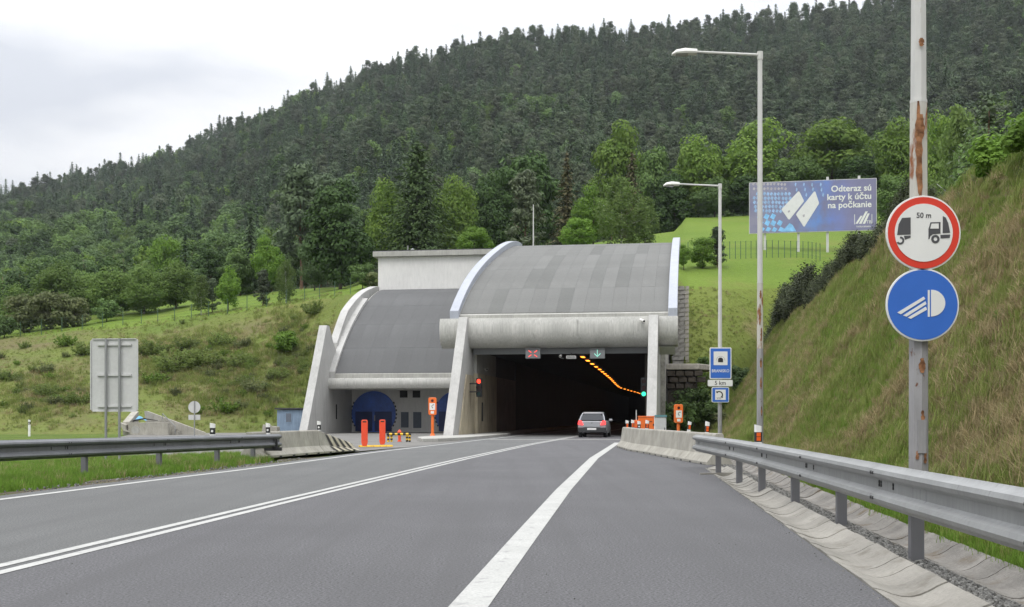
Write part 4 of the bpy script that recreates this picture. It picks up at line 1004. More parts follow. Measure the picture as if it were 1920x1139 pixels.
b = MB(); b.box(xw(243),xw(318),-.3,.0,-.05,.85); b.build('front_wall', m_barrier, cu, bevel=.02)
b = MB(); b.prism([(0,.0),(0,.9),(1.9,1.62),(1.9,0)], 'x', xw(230), xw(243)); b.build('left_wall', m_barrier, cu, bevel=.02)
b = MB(); b.prism([(xw(228),.85),(xw(240),.7),(xw(240),.4),(xw(246),.2),(xw(236),.3)], 'y', -.5, .1); b.build('coping', m_barrier, cu)
b = MB()
for i in range(5): b.box(xw(300)+i*.22,xw(300)+i*.22+.2,.4,1.2,.0,.95-i*.17)
b.build('steps', m_barrier, cu)
b = MB(); b.cyl((xw(257),-.32,.35),(xw(257),-.0,.38), .28, n=16); b.build('pipe_end', m_conc, cu)
b = MB(); b.tube([(xw(302),.3,1.0),(xw(302),.3,1.45),(xw(326),.3,.6),(xw(326),.3,.1)], .03, 6); b.build('handrail', m_galv, cu)
tp = thing('tarpaulin', 'crumpled blue tarpaulin on the concrete culvert wall', 'tarpaulin', tuple(Vector((gx(264,78.8), 78.8, .9))))
v_ = []; rt = random.Random(2)
for i in range(7):
    for j in range(5): v_.append((-.35+i*.12+rt.uniform(-.03,.03), -.25+j*.13, .03+.30*math.exp(-((i-2.5)/2.2)**2-((j-2)/1.6)**2)+rt.uniform(-.03,.04)))
b = MB(); b.add(v_, [(i*5+j,(i+1)*5+j,(i+1)*5+j+1,i*5+j+1) for i in range(6) for j in range(4)]); b.build('sheet', m_tarp, tp)
b = MB(); b.tube([(-.45,-.2,.02),(.3,-.25,.16),(1.2,-.2,.03)], [.06,.05,.02], 6); b.build('dark_hose', m_black, tp)

# ------------------------------------------------------------------ car
dC = 67.2
car = thing('car', 'silver hatchback with lit tail lights driving into the tunnel', 'car', (gx(1109.5,dC), dC, 0), -math.atan(.16))
def loft(st, mat, name, parent, cap=True):
    """st: (y, [(halfwidth, z) from bottom to top])"""
    b = MB(); n = len(st[0][1])*2; vs_ = []
    for y, pr in st: vs_ += [(-x, y, z) for x, z in pr] + [(x, y, z) for x, z in pr[::-1]]
    f = [(i*n+k, i*n+(k+1)%n, (i+1)*n+(k+1)%n, (i+1)*n+k) for i in range(len(st)-1) for k in range(n)]
    f += [tuple(range(n))[::-1], tuple(range((len(st)-1)*n, len(st)*n))]
    return b.add(vs_, f).build(name, mat, parent, smooth=True, bevel=.02)
loft([(.10,[(.72,.40),(.80,.55),(.80,.75),(.74,.93)]),(.35,[(.76,.28),(.835,.5),(.83,.78),(.755,.98)]),(1.2,[(.78,.24),(.84,.5),(.84,.8),(.76,.98)]),(2.9,[(.78,.24),(.84,.5),(.83,.78),(.74,.95)]),(3.6,[(.76,.26),(.82,.5),(.79,.72),(.66,.82)]),(4.0,[(.6,.32),(.68,.45),(.66,.6),(.55,.66)])], m_car, 'body', car)
loft([(.22,[(.74,.95),(.70,1.02)]),(.45,[(.76,.96),(.66,1.22)]),(.75,[(.76,.96),(.57,1.40)]),(2.0,[(.76,.96),(.58,1.42)]),(2.9,[(.74,.95),(.70,1.0)])], m_carglass, 'cabin_glass', car)
loft([(.62,[(.56,1.385),(.52,1.43)]),(.9,[(.585,1.40),(.53,1.47)]),(1.9,[(.585,1.41),(.53,1.475)]),(2.15,[(.56,1.38),(.5,1.42)])], m_car, 'roof', car)
b = MB(); b.prism([(-.54,1.36),(.54,1.36),(.50,1.42),(-.50,1.42)], 'y', .54, .66); b.build('roof_spoiler', m_car, car, bevel=.01)
for s_ in (-1, 1):
    b = MB(); b.tube([(s_*.715,.18,.97),(s_*.66,.42,1.20),(s_*.57,.72,1.40)], .04, 6); b.build('rear_pillar', m_car, car)
    b = MB(); b.prism([(s_*.50,.72),(s_*.80,.76),(s_*.775,.95),(s_*.60,.96),(s_*.55,.84)], 'y', .03, .14); b.build('tail_light', m_tail, car, bevel=.01)
    b = MB(); b.bx((s_*.90,2.5,1.0), (.2,.1,.14)); b.build('mirror', m_car, car, bevel=.03)
    for y in (.75, 3.2):
        b = MB(); b.cyl((s_*.62,y,.31),(s_*.82,y,.31), .31, n=24); wh = b.build('wheel', m_tyre, car, bevel=.02)
        b = MB(); b.cyl((s_*.78,y,.31),(s_*.826,y,.31), .19, n=16); b.build('rim', m_galv, wh)
b = MB(); b.prism([(-.49,.60),(.49,.60),(.51,.74),(.45,.93),(-.45,.93),(-.51,.74)], 'y', .055, .13); b.build('tailgate', m_car, car, bevel=.02)
b = MB(); b.prism([(-.62,1.0),(.62,1.0),(.50,1.345),(-.50,1.345)], 'y', 0, .01)
me_ = b
for i, v in enumerate(me_.v): me_.v[i] = (v[0], .17 + (v[2]-1.0)*1.02 + v[1], v[2])
me_.build('rear_window', m_carglass, car)
b = MB(); b.prism([(-.80,.34),(-.72,.30),(.72,.30),(.80,.34),(.81,.58),(-.81,.58)], 'y', .0, .25); b.build('bumper', m_bumper, car, bevel=.03)
b = MB(); b.box(-.26,.26,-.012,-.001,.44,.55); b.build('licence_plate', m_signw, car)
b = MB(); b.cyl((0,.054,.84),(0,.04,.84), .05, n=12); b.build('badge', m_galv, car)
b = MB(); b.cyl((-.45,-.02,.29),(-.45,.2,.29), .035, n=8); b.build('exhaust', m_bolt, car)
# ------------------------------------------------------------------ vegetation
rng = np.random.default_rng(11)
def unit(n, r=rng):
    v = r.normal(size=(n, 3)); return v / np.linalg.norm(v, axis=1, keepdims=True)
def leaf_mesh(name, P, Nn, S, mat, T=None, asp=.62, base=None, r=rng):
    """diamond leaves at P facing Nn, sizes S (half length), optional long axis T; base = (verts, faces, mat) joined below"""
    n = len(P); Nn = Nn / (np.linalg.norm(Nn, axis=1, keepdims=True)+1e-9)
    t = unit(n, r) if T is None else T
    t = t - Nn*np.sum(t*Nn, 1, keepdims=True); t /= (np.linalg.norm(t, axis=1, keepdims=True)+1e-9)
    b_ = np.cross(Nn, t); S = S[:, None]
    V = np.stack([P + t*S, P + b_*S*asp, P - t*S, P - b_*S*asp], 1).reshape(-1, 3)
    me = bpy.data.meshes.new(name); me.vertices.add(4*n); me.loops.add(4*n); me.polygons.add(n)
    me.vertices.foreach_set('co', V.ravel().astype(np.float32)); me.loops.foreach_set('vertex_index', np.arange(4*n, dtype=np.int32))
    me.polygons.foreach_set('loop_start', np.arange(0, 4*n, 4, dtype=np.int32)); me.update(calc_edges=True)
    me.materials.append(mat); return me
def broad(seed, h, w, b0, nb, nl, ls, mat, egg=.45, name='crown', jit=.25):
    r = np.random.default_rng(seed); c0 = b0 + (h-b0)*egg; P = []; Q = []; S = []
    D = unit(nb, r)
    for i in range(nb):
        d = D[i]; hh = (h-c0) if d[2] > 0 else (c0-b0); f = r.uniform(.45, .84)
        tap = 1 - .25*max(0, d[2]); c = np.array([d[0]*w/2*f*tap, d[1]*w/2*f*tap, c0 + d[2]*hh*f]); br = w*.5*r.uniform(.24, .44)
        u = unit(nl, r); u[:, 2] = u[:, 2]*.85 + .12
        rad = br*r.uniform(.55, 1.08, (nl, 1))**.6
        P.append(c + u*rad*np.array([1,1,.8])); Q.append(u + r.normal(size=(nl,3))*.38 + np.array([0,0,.45])); S.append(ls*r.uniform(.6, 1.35, nl))
    return leaf_mesh(name, np.concatenate(P), np.concatenate(Q), np.concatenate(S), mat, r=r)
def conifer(seed, h, w, b0, nw, npb, ls, mat, droop=.25, pw=.8, irr=.25, name='crown', upr=0.):
    r = np.random.default_rng(seed); P = []; Q = []; S = []; T = []
    for i in range(nw):
        f = (i+r.uniform(0,.8))/nw; z = b0 + (h-b0)*f; Rr = w/2*(1-f)**pw*(1+r.uniform(-irr, irr*.6)) + .28
        nbr = max(4, int(5 + 6*(1-f)))
        a0 = r.uniform(0, 6.28)
        for k in range(nbr):
            a = a0 + 6.283*k/nbr + r.uniform(-.3,.3); rr = Rr*r.uniform(.7,1.12); m = max(3, int(npb*rr/(w/2)+2))
            t = np.linspace(.12, 1, m) + r.uniform(-.04,.04,m); side = r.normal(size=m)*.12*rr*t
            x = np.cos(a)*t*rr - np.sin(a)*side; y = np.sin(a)*t*rr + np.cos(a)*side; zz = z - droop*rr*t**1.3 + upr*rr*t + r.normal(size=m)*.08*ls*4
            P.append(np.stack([x,y,zz],1)); d = np.tile([math.cos(a), math.sin(a), -droop+upr], (m,1)) + r.normal(size=(m,3))*.35; T.append(d)
            Q.append(np.tile([math.cos(a)*.55, math.sin(a)*.55, .9], (m,1)) + r.normal(size=(m,3))*.32); S.append(ls*r.uniform(.7,1.4,m)*(.65+.45*(1-t)))
    top = 5; P.append(np.stack([np.zeros(top), np.zeros(top), np.linspace(h-.3, h+.25, top)],1)); T.append(np.tile([0,0,1.],(top,1))); Q.append(r.normal(size=(top,3))); S.append(np.full(top, ls*.55))
    return leaf_mesh(name, np.concatenate(P), np.concatenate(Q), np.concatenate(S), mat, T=np.concatenate(T), asp=.45, r=r)
def pine(seed, h, w, b0, nb, nl, ls, mat, name='crown'):
    r = np.random.default_rng(seed); P = []; Q = []; S = []
    for i in range(nb):
        f = r.uniform(0, 1)**.8; z = b0+(h-b0)*f; Rr = w/2*(1-.75*f**1.6); a = r.uniform(0,6.28); q = r.uniform(.25,.95)
        c = np.array([math.cos(a)*Rr*q, math.sin(a)*Rr*q, z]); br = w*r.uniform(.13,.22)
        u = unit(nl, r); P.append(c + u*br*r.uniform(.4,1.05,(nl,1))*np.array([1.2,1.2,.62])); Q.append(u + r.normal(size=(nl,3))*.35 + [0,0,.45]); S.append(ls*r.uniform(.6,1.3,nl))
    return leaf_mesh(name, np.concatenate(P), np.concatenate(Q), np.concatenate(S), mat, asp=.4, r=r)
def airy(seed, h, w, b0, nb, nl, ls, mat, name='crown'):
    """birch-like: hanging sprays of small leaves"""
    r = np.random.default_rng(seed); P = []; Q = []; S = []
    for i in range(nb):
        f = r.uniform(.0, 1); z = b0+(h-b0)*(.12+.88*f); Rr = w/2*math.sin(math.pi*(.22+.74*f))**.8; a = r.uniform(0,6.28); q = r.uniform(.2,1.0)
        t = r.uniform(0,1,nl); L_ = h*.16
        x = math.cos(a)*Rr*q + r.normal(size=nl)*.22*w/5; y = math.sin(a)*Rr*q + r.normal(size=nl)*.22*w/5; zz = z - t*L_ + r.normal(size=nl)*.12
        P.append(np.stack([x,y,zz],1)); Q.append(r.normal(size=(nl,3)) + [0,0,.5]); S.append(ls*r.uniform(.6,1.3,nl))
    return leaf_mesh(name, np.concatenate(P), np.concatenate(Q), np.concatenate(S), mat, r=r)
def trunk_mesh(seed, h, r0, mat, limbs=5, spread=.3, b0=.3):
    r = random.Random(seed); b = MB(); k = 6
    pts = [(0,0,-.6)] + [(r.uniform(-.02,.02)*h*i/k, r.uniform(-.02,.02)*h*i/k, h*i/k) for i in range(k+1)]
    b.tube(pts, [r0*1.25] + [r0*(1-.86*i/k)+.015 for i in range(k+1)], 7)
    for i in range(limbs):
        z = h*(b0 + (.8-b0)*i/max(1,limbs)); a = r.uniform(0,6.28); ln = h*spread*(1-.5*i/limbs)*r.uniform(.7,1.1)
        b.tube([(0,0,z),(math.cos(a)*ln*.5, math.sin(a)*ln*.5, z+ln*.35),(math.cos(a)*ln, math.sin(a)*ln, z+ln*.6)], [r0*.4,r0*.25,.02], 5)
    o = b.build('trunk', mat, None, smooth='all'); me = o.data; bpy.data.objects.remove(o); return me

l_spruce = LEAF('spruce_needles', (.050,.085,.042), (.085,.130,.060), .35, .15, .4)
l_belt = LEAF('belt_leaves', (.100,.172,.040), (.160,.235,.060), .2, .38, .5)
l_fir = LEAF('fir_needles', (.050,.090,.028), (.082,.128,.040), .1, .25, .6)
l_weed = LEAF('weed_leaves', (.150,.210,.055), (.200,.250,.080), .2, .55, .9)
l_pine = LEAF('pine_needles', (.058,.092,.048), (.090,.128,.064), .35, .18, .4, c=(.088,.102,.062))
l_dark = LEAF('dark_broad_leaves', (.032,.066,.018), (.062,.110,.028), .2, .22, .7)
l_mid = LEAF('mid_broad_leaves', (.088,.155,.036), (.140,.220,.054), .3, .32, .6, c=(.105,.165,.070))
l_bright = LEAF('bright_leaves', (.105,.200,.026), (.160,.265,.042), .2, .35, .7)
l_yel = LEAF('yellow_green_leaves', (.105,.185,.030), (.165,.245,.046), .2, .33, .7)
l_birch = LEAF('birch_leaves', (.110,.175,.045), (.160,.220,.070), .2, .35, .8)
l_olive = LEAF('olive_shrub_leaves', (.125,.155,.060), (.175,.195,.090), .25, .4, .9)
l_brown = LEAF('brownish_needles', (.075,.080,.034), (.115,.095,.045), .15, .12, .6)
l_thuja = LEAF('dark_shrub_needles', (.030,.045,.020), (.075,.085,.040), .25, .12, 3)
g_blade = LEAF('grass_blades', (.115,.215,.026), (.165,.270,.042), .25, .35, .8)
g_blade2 = LEAF('meadow_blades', (.165,.215,.048), (.215,.245,.074), .2, .35, .8)
g_dry = LEAF('dry_grass_blades', (.245,.195,.095), (.33,.27,.15), .25, .3, .8)

# ---- prototypes: each is a pair of meshes (crown, trunk) of unit-ish real size
PT = {}
def proto(key, crown, trunk, h): PT[key] = (crown, trunk, h)
for i in range(3):
    proto(f'broad{i}', broad(20+i, 15, 11+i, .4, 46, 230, .28, l_mid), trunk_mesh(20+i, 11, .26, m_bark), 15)
    proto(f'belt{i}', broad(120+i, 14, 12, .2, 56, 220, .25, l_belt, egg=.42), trunk_mesh(20+i, 10, .22, m_bark), 14)
    proto(f'dark{i}', broad(30+i, 16, 11.5, .3, 56, 230, .31, l_dark), trunk_mesh(30+i, 12, .3, m_bark), 16)
    proto(f'bright{i}', broad(40+i, 12, 8.5, .5, 40, 200, .22, l_bright), trunk_mesh(40+i, 9, .2, m_bark), 12)
    proto(f'yellow{i}', broad(50+i, 15, 12, .4, 52, 220, .28, l_yel), trunk_mesh(50+i, 11, .28, m_bark), 15)
proto('fir0', conifer(60, 17, 13.0, .2, 54, 27, .36, l_fir, .12, .56, .14, upr=.12), trunk_mesh(60, 15, .25, m_bark, 0), 17)
proto('fir1', conifer(61, 17, 6.5, .8, 34, 9, .42, l_spruce, .3, .85, .3), trunk_mesh(61, 15, .22, m_bark, 0), 17)
proto('brown0', conifer(62, 14, 5.6, .8, 32, 9, .38, l_brown, .2, .8, .3), trunk_mesh(62, 13, .2, m_bark, 0), 14)
proto('pine0', pine(63, 15, 7, 3.5, 60, 90, .34, l_pine), trunk_mesh(63, 14, .2, m_bark_p, 5), 15)
proto('pine1', pine(64, 12, 6, 1.2, 60, 90, .32, l_pine), trunk_mesh(64, 11, .18, m_bark_p, 5), 12)
proto('birch0', airy(65, 12, 6, 1.6, 120, 46, .19, l_birch), trunk_mesh(65, 11.5, .13, m_bark_b, 7, .24), 12)
proto('birch1', airy(66, 12, 7.5, .6, 140, 46, .19, l_birch), trunk_mesh(66, 11.5, .13, m_bark_b, 7, .28), 12)
proto('youngpine', conifer(67, 5, 3.0, .3, 22, 16, .13, l_pine, -.05, .6, .3, upr=.45), trunk_mesh(67, 4.6, .08, m_bark_p, 0), 5)
proto('shrub0', broad(70, 3, 3.4, .05, 26, 90, .13, l_olive), trunk_mesh(70, 1.8, .05, m_bark, 5, .5), 3)
proto('shrub1', broad(71, 3, 3.0, .05, 26, 90, .13, l_mid), trunk_mesh(71, 1.8, .05, m_bark, 5, .5), 3)
proto('shrub2', broad(72, 2.6, 3.2, .05, 22, 90, .13, l_bright), trunk_mesh(72, 1.5, .05, m_bark, 5, .5), 2.6)
def stems(seed, h, w, n, nl, ls, mat, name='crown'):
    r = np.random.default_rng(seed); P = []; Q = []
    for i in range(n):
        a = r.uniform(0, 6.28); q = w/2*r.uniform(.1, 1)**.7; hh = h*r.uniform(.45, 1.05)*(1-.3*q/(w/2)); b0 = q*.45
        t = r.uniform(.12, 1, nl); sp = .16*h/3*(1.3-t)
        P.append(np.stack([math.cos(a)*(b0+(q-b0)*t)+r.normal(size=nl)*sp, math.sin(a)*(b0+(q-b0)*t)+r.normal(size=nl)*sp, hh*t], 1)); Q.append(r.normal(size=(nl,3))+[0,0,.5])
    P = np.concatenate(P); return leaf_mesh(name, P, np.concatenate(Q), ls*r.uniform(.6,1.3,len(P)), mat, r=r)
proto('weed0', stems(75, 3, 3.4, 46, 40, .12, l_weed), trunk_mesh(75, 1.8, .05, m_bark, 5, .5), 3)
proto('weed1', stems(76, 3, 4.2, 56, 36, .13, l_olive), trunk_mesh(76, 1.5, .05, m_bark, 5, .5), 3)
proto('weed2', stems(77, 2.6, 3.6, 46, 40, .13, l_yel), trunk_mesh(77, 1.5, .05, m_bark, 5, .5), 2.6)
proto('thuja0', conifer(73, 2, 1.25, .02, 20, 9, .11, l_thuja, -.1, .6, .5, upr=.9), trunk_mesh(73, 1.7, .04, m_bark, 0), 2)
proto('thuja1', conifer(74, 2, 1.5, .02, 18, 9, .11, l_thuja, -.1, .55, .6, upr=.8), trunk_mesh(74, 1.6, .04, m_bark, 0), 2)
TR = {}; rt = random.Random(9)
def tree(key, name, label, cat, loc, h, group=None, wide=1.):
    cr, tk, h0 = PT[key]; s = h/h0
    o = thing(name, label, cat, loc, rt.uniform(0, 6.28), group); o.scale = (s*wide, s*wide, s)
    for nm, me in (('crown', cr), ('trunk', tk)): place(nm, me, o)
    return o
# trees told apart one by one: (kind, px, top row, depth, width in px or 0, name, label)
NEAR = [
 ('dark0', 638, 345, 136, 152, 'broadleaf_tree', 'huge dark green broadleaf tree standing left of the white plant block'),
 ('fir0', 783, 283, 142, 0, 'fir_tree', 'broad dark cone shaped conifer rising behind the white plant block'),
 ('yellow0', 853, 322, 150, 95, 'broadleaf_tree', 'yellow green tree just right of the broad cone conifer'),
 ('yellow1', 722, 345, 152, 60, 'broadleaf_tree', 'small yellow green crown squeezed left of the broad cone conifer'),
 ('dark1', 985, 268, 162, 150, 'broadleaf_tree', 'big dark green lobed tree behind the portal roof'),
 ('dark2', 925, 330, 158, 90, 'broadleaf_tree', 'dark green tree left shoulder of the big lobed tree'),
 ('pine1', 985, 335, 128, 0, 'pine_tree', 'dark pine directly behind the thin mast'),
 ('brown0', 1063, 300, 145, 0, 'conifer_tree', 'brownish conifer behind the portal roof between dark and bright trees'),
 ('bright0', 1112, 345, 140, 90, 'broadleaf_tree', 'bright green tree left of the pale birch behind the portal roof'),
 ('birch1', 1165, 338, 130, 118, 'birch_tree', 'pale wispy birch behind the right end of the portal roof'),
 ('birch0', 1210, 375, 132, 60, 'birch_tree', 'smaller birch with white stem at the edge of the meadow'),
 ('bright1', 1082, 400, 128, 70, 'broadleaf_tree', 'low bright bush tree just above the portal roof'),
 ('bright2', 890, 420, 128, 75, 'broadleaf_tree', 'low light green tree above the white plant block parapet'),
 ('yellow2', 1165, 228, 196, 130, 'broadleaf_tree', 'tall mid green tree topping the row at the meadow edge'),
 ('broad0', 1225, 262, 192, 100, 'broadleaf_tree', 'mid green tree second in the row along the meadow'),
 ('brown0', 1185, 300, 175, 0, 'conifer_tree', 'slim brownish conifer before the meadow tree row'),
 ('yellow0', 1310, 248, 192, 115, 'broadleaf_tree', 'rounded yellow green tree between the two smaller lamp posts'),
 ('yellow1', 1425, 236, 192, 125, 'broadleaf_tree', 'bright crowned tree behind the second lamp post'),
 ('dark0', 1265, 330, 188, 100, 'broadleaf_tree', 'dark lower tree above the meadow left of the far lamp post'),
 ('broad1', 1340, 330, 187, 100, 'broadleaf_tree', 'shaded tree on the meadow edge behind the far lamp post'),
 ('dark1', 1405, 325, 187, 110, 'broadleaf_tree', 'dark tree at the meadow edge left of the billboard'),
 ('yellow2', 1560, 218, 190, 165, 'broadleaf_tree', 'broad domed tree above the middle of the billboard'),
 ('broad2', 1500, 290, 186, 110, 'broadleaf_tree', 'mid green tree behind the left half of the billboard'),
 ('dark2', 1610, 300, 184, 120, 'broadleaf_tree', 'dark green tree behind the right edge of the billboard'),
 ('yellow0', 1690, 214, 178, 120, 'broadleaf_tree', 'rounded tree left of the nearest lamp post'),
 ('broad0', 1675, 320, 150, 90, 'broadleaf_tree', 'low tree filling the gap between billboard and round signs'),
 ('yellow1', 1765, 225, 150, 90, 'broadleaf_tree', 'leafy tree just right of the nearest lamp post'),
 ('birch0', 1800, 215, 110, 110, 'birch_tree', 'birch with slanting white stem right of the nearest lamp post'),
 ('broad1', 1850, 222, 105, 110, 'broadleaf_tree', 'green tree above the bank crest at far right'),
 ('youngpine', 1852, 200, 44, 0, 'pine_tree', 'young pine with pale upright candles on the bank crest'),
 ('bright0', 1905, 225, 90, 80, 'broadleaf_tree', 'bright tree cut by the right picture edge'),
 ('bright1', 1318, 437, 113, 56, 'broadleaf_tree', 'small round bright tree on the meadow by the portal roof'),
 ('pine1', 1345, 432, 114, 0, 'pine_tree', 'small dark pine beside the round bright tree on the meadow'),
 ('bright2', 1282, 455, 112, 30, 'broadleaf_tree', 'thin sapling touching the right rib of the portal roof'),
 ('birch0', 377, 520, 127, 42, 'birch_tree', 'slender light green tree on the left field, first of the fence line'),
 ('pine1', 398, 528, 128, 0, 'pine_tree', 'dark narrow pine between two light trees on the left field'),
 ('bright0', 428, 500, 126, 52, 'broadleaf_tree', 'bright upright tree on the left field'),
 ('pine1', 493, 512, 124, 0, 'pine_tree', 'lone small dark pine on the left field'),
 ('birch1', 536, 492, 124, 48, 'birch_tree', 'birch with a white stem right of the lone pine'),
 ('belt0', 270, 497, 137, 92, 'broadleaf_tree', 'broad light green tree above the round sign back'),
 ('belt1', 330, 490, 140, 100, 'broadleaf_tree', 'spreading tree left of the first slender field tree'),
 ('belt2', 212, 500, 139, 90, 'broadleaf_tree', 'rounded tree above the large sign back'),
 ('belt1', 110, 490, 142, 120, 'broadleaf_tree', 'wide green tree in the left tree belt'),
 ('belt2', 165, 505, 146, 90, 'broadleaf_tree', 'darker tree in the left tree belt'),
 ('belt0', 32, 535, 140, 80, 'broadleaf_tree', 'pale tree near the left picture edge'),
 ('bright2', 502, 438, 150, 62, 'broadleaf_tree', 'vivid green tree above the lone field pine'),
 ('bright1', 310, 424, 190, 70, 'broadleaf_tree', 'vivid green round tree high in the left wood'),
 ('pine0', 565, 330, 165, 0, 'pine_tree', 'tall reddish stemmed pine left of the huge dark tree'),
 ('pine0', 600, 345, 172, 0, 'pine_tree', 'tall dark pine behind the huge dark tree'),
 ('fir1', 470, 400, 168, 0, 'fir_tree', 'slim dark conifer above the left field birches'),
 ('broad2', 590, 440, 145, 70, 'broadleaf_tree', 'mid green tree at the left foot of the huge dark tree'),
 ('broad0', 450, 470, 152, 80, 'broadleaf_tree', 'mid green tree behind the bright upright field tree'),
 ('dark0', 395, 470, 160, 80, 'broadleaf_tree', 'dark tree behind the slender field trees'),
]
for key, px, top, d, wpx, name, label in NEAR:
    p = hpt(px, d)
    if key == 'youngpine': p = bank(44, 1.02) ; p.x = gx(px, 44)
    h = (zy(top, d) - p.z)*1.07; cr, tk, h0 = PT[key]
    if h < 1.5: h = 1.5
    w0 = max(cr.vertices[i].co.x for i in range(0, len(cr.vertices), 7)) * 2
    wd = 1. if not wpx else (wpx/F*d) / (w0*h/h0)
    tree(key, name, label, 'tree', p, h, wide=min(2.2, max(.55, wd)))
# shrubs told apart
SH = [('shrub0', 95, 590, 130, 62, 'grey green bushes at the left edge of the belt'), ('shrub0', 45, 598, 131, 60, 'grey green bush near the left picture edge'),
 ('shrub0', 140, 590, 131, 48, 'grey green bush below the wide belt tree'), ('shrub1', 8, 618, 126, 40, 'green bush cut by the left picture edge'), ('shrub1', 200, 590, 133, 40, 'low green bush right of the grey bushes'),
 ('shrub1', 680, 520, 122, 45, 'round dark bush against the white plant block'), ('shrub0', 700, 528, 121, 25, 'pale flowering bush at the corner of the plant block'),
 ('shrub2', 535, 665, 0, 55, 'bright bush on the bank left of the fin wall'), ('weed0', 415, 652, 0, 48, 'tall dark bush upright on the middle of the bank'),
 ('weed0', 330, 700, 0, 75, 'wide dark bush right of the large sign back'), ('weed0', 160, 665, 0, 45, 'dark bush touching the left side of the large sign back'),
 ('weed0', 380, 690, 0, 60, 'dark green bush in the middle of the bank thicket'), ('weed2', 292, 718, 0, 40, 'light bush at the foot of the thicket'),
 ('weed0', 450, 690, 0, 50, 'loose green bush at the right of the thicket'), ('weed0', 90, 745, 0, 45, 'low dark bush on the left bank below the yellow grass'),
 ('weed0', 18, 715, 0, 38, 'small dark bush near the left edge on the bank'), ('weed0', 145, 760, 0, 45, 'dark weed bush left of the sign posts'),
 ('weed0', 520, 715, 0, 40, 'low weedy bush beside the fin wall'), ('weed2', 420, 775, 0, 45, 'flat light bush above the small round sign'),
 ('weed0', 590, 590, 0, 45, 'dark bush between bank top and service building rib'), ('shrub1', 640, 582, 104, 36, 'dark bush behind the fin wall rib'),
 ('weed0', 285, 670, 0, 55, 'round bush beside the upper right of the large sign back'), ('weed1', 480, 740, 0, 45, 'brown green bush low on the bank'),
 ('weed1', 85, 700, 0, 30, 'small tuft bush on the upper left bank'), ('weed0', 350, 660, 0, 46, 'bush near the top of the bank thicket'),
 ('shrub1', 1258, 745, 76.8, 80, 'dark bush under the concrete ledge'), ('shrub1', 1302, 715, 78.5, 85, 'dark bush right of the concrete ledge'),
 ('shrub1', 1335, 735, 80, 55, 'dark bush behind the telephone sign'), ('shrub1', 1290, 765, 77.5, 55, 'low dark bush behind the orange telephone'),
 ('shrub1', 1385, 690, 92, 60, 'dark bush in the hollow left of the bank end'), ('shrub1', 1320, 690, 89, 30, 'bush above the blue tunnel sign edge'), ('shrub0', 1350, 770, 78, 50, 'brownish bush at the foot of the far slope')]
for key, px, py, d, wpx, label in SH:
    p = hpt(px, d) if d else hit(px, py)
    cr, tk, h0 = PT[key]; s = wpx/F*p.y/3.1
    if d and d > 100: s *= 1.25
    tree(key, 'bush', label, 'bush', (p.x, p.y, p.z-.1), h0*s*(.8 if key[0] == 'w' else 1.05), wide=1.45 if key[0] == 'w' else 1.)
# scattered weeds on the bank: a few more loose bushes of one kind
for i in range(14):
    px, py = rt.uniform(-40, 590), rt.uniform(640, 800)
    if 225 < px < 380 and py > 765: continue
    p = hit(px, py); tree(('weed0','weed1','weed2')[i % 3], 'bush', 'low weedy bush growing on the dry bank left of the portal', 'bush', (p.x, p.y, p.z-.08), rt.uniform(.5, 1.5), 'low bushes scattered over the left bank', wide=1.2)
# dark shrubs along the crest of the right-hand bank
k = 0
for d in np.concatenate([np.arange(38, 62, .75), np.arange(62, 103, 1.1)]):
    for row in range(2):
        t = .955 + .035*row + rt.uniform(-.012,.012); p = bank(float(d)+rt.uniform(-.4,.4), t)
        tree(('thuja0','thuja1')[k % 2], 'dark_shrub', 'dark upright evergreen shrub in the row along the crest of the right bank', 'shrub', (p.x, p.y, p.z-.1), rt.uniform(.9, 2.0)*(1.2 if d > 70 else .78 if d > 50 else .62), 'evergreen shrubs along the bank crest', wide=.85); k += 1
for px, py, d, w_ in ((1830, 330, 30, 1.3),(1875,290,27,1.3),(1905,330,25,1.2)):
    p = bank(d, .93); p.x = max(p.x, X0(d)+5.8); tree('shrub2', 'bush', {1830:'yellowish bush under the young pine on the crest',1875:'leafy bush right of the young pine',1905:'small bush by the right picture edge on the crest'}[px], 'bush', p, w_)

# ---- the wood on the mountainside: nearest trees one by one, the rest one mass
mid = {}
def mproto(key, me, h): mid[key] = (me, h)
for i in range(2):
    mproto(f's{i}', conifer(80+i, 17, 7.2+i*1.0, 1.0, 28, 8, .48, l_spruce, .28, .72, .32), 17)
    mproto(f'p{i}', pine(83+i, 15, 6.5, 4.0, 46, 44, .40, l_pine), 15)
    mproto(f'b{i}', broad(86+i, 14, 9.5, 1.5, 40, 62, .36, l_mid), 14)
mproto('d0', broad(89, 14, 9, 1.5, 40, 62, .36, l_dark), 14)
mproto('g0', broad(91, 13, 8.5, 1.5, 40, 60, .36, l_yel), 13)
mproto('k0', airy(90, 13, 6, 1, 90, 26, .27, l_birch), 13)
MK = list(mid)
mtrunk = trunk_mesh(95, 13, .2, m_bark_p, 0)
pts = []; rf = np.random.default_rng(5)
HKN = {px: hknots(px) for px in range(-420, 2400, 20)}
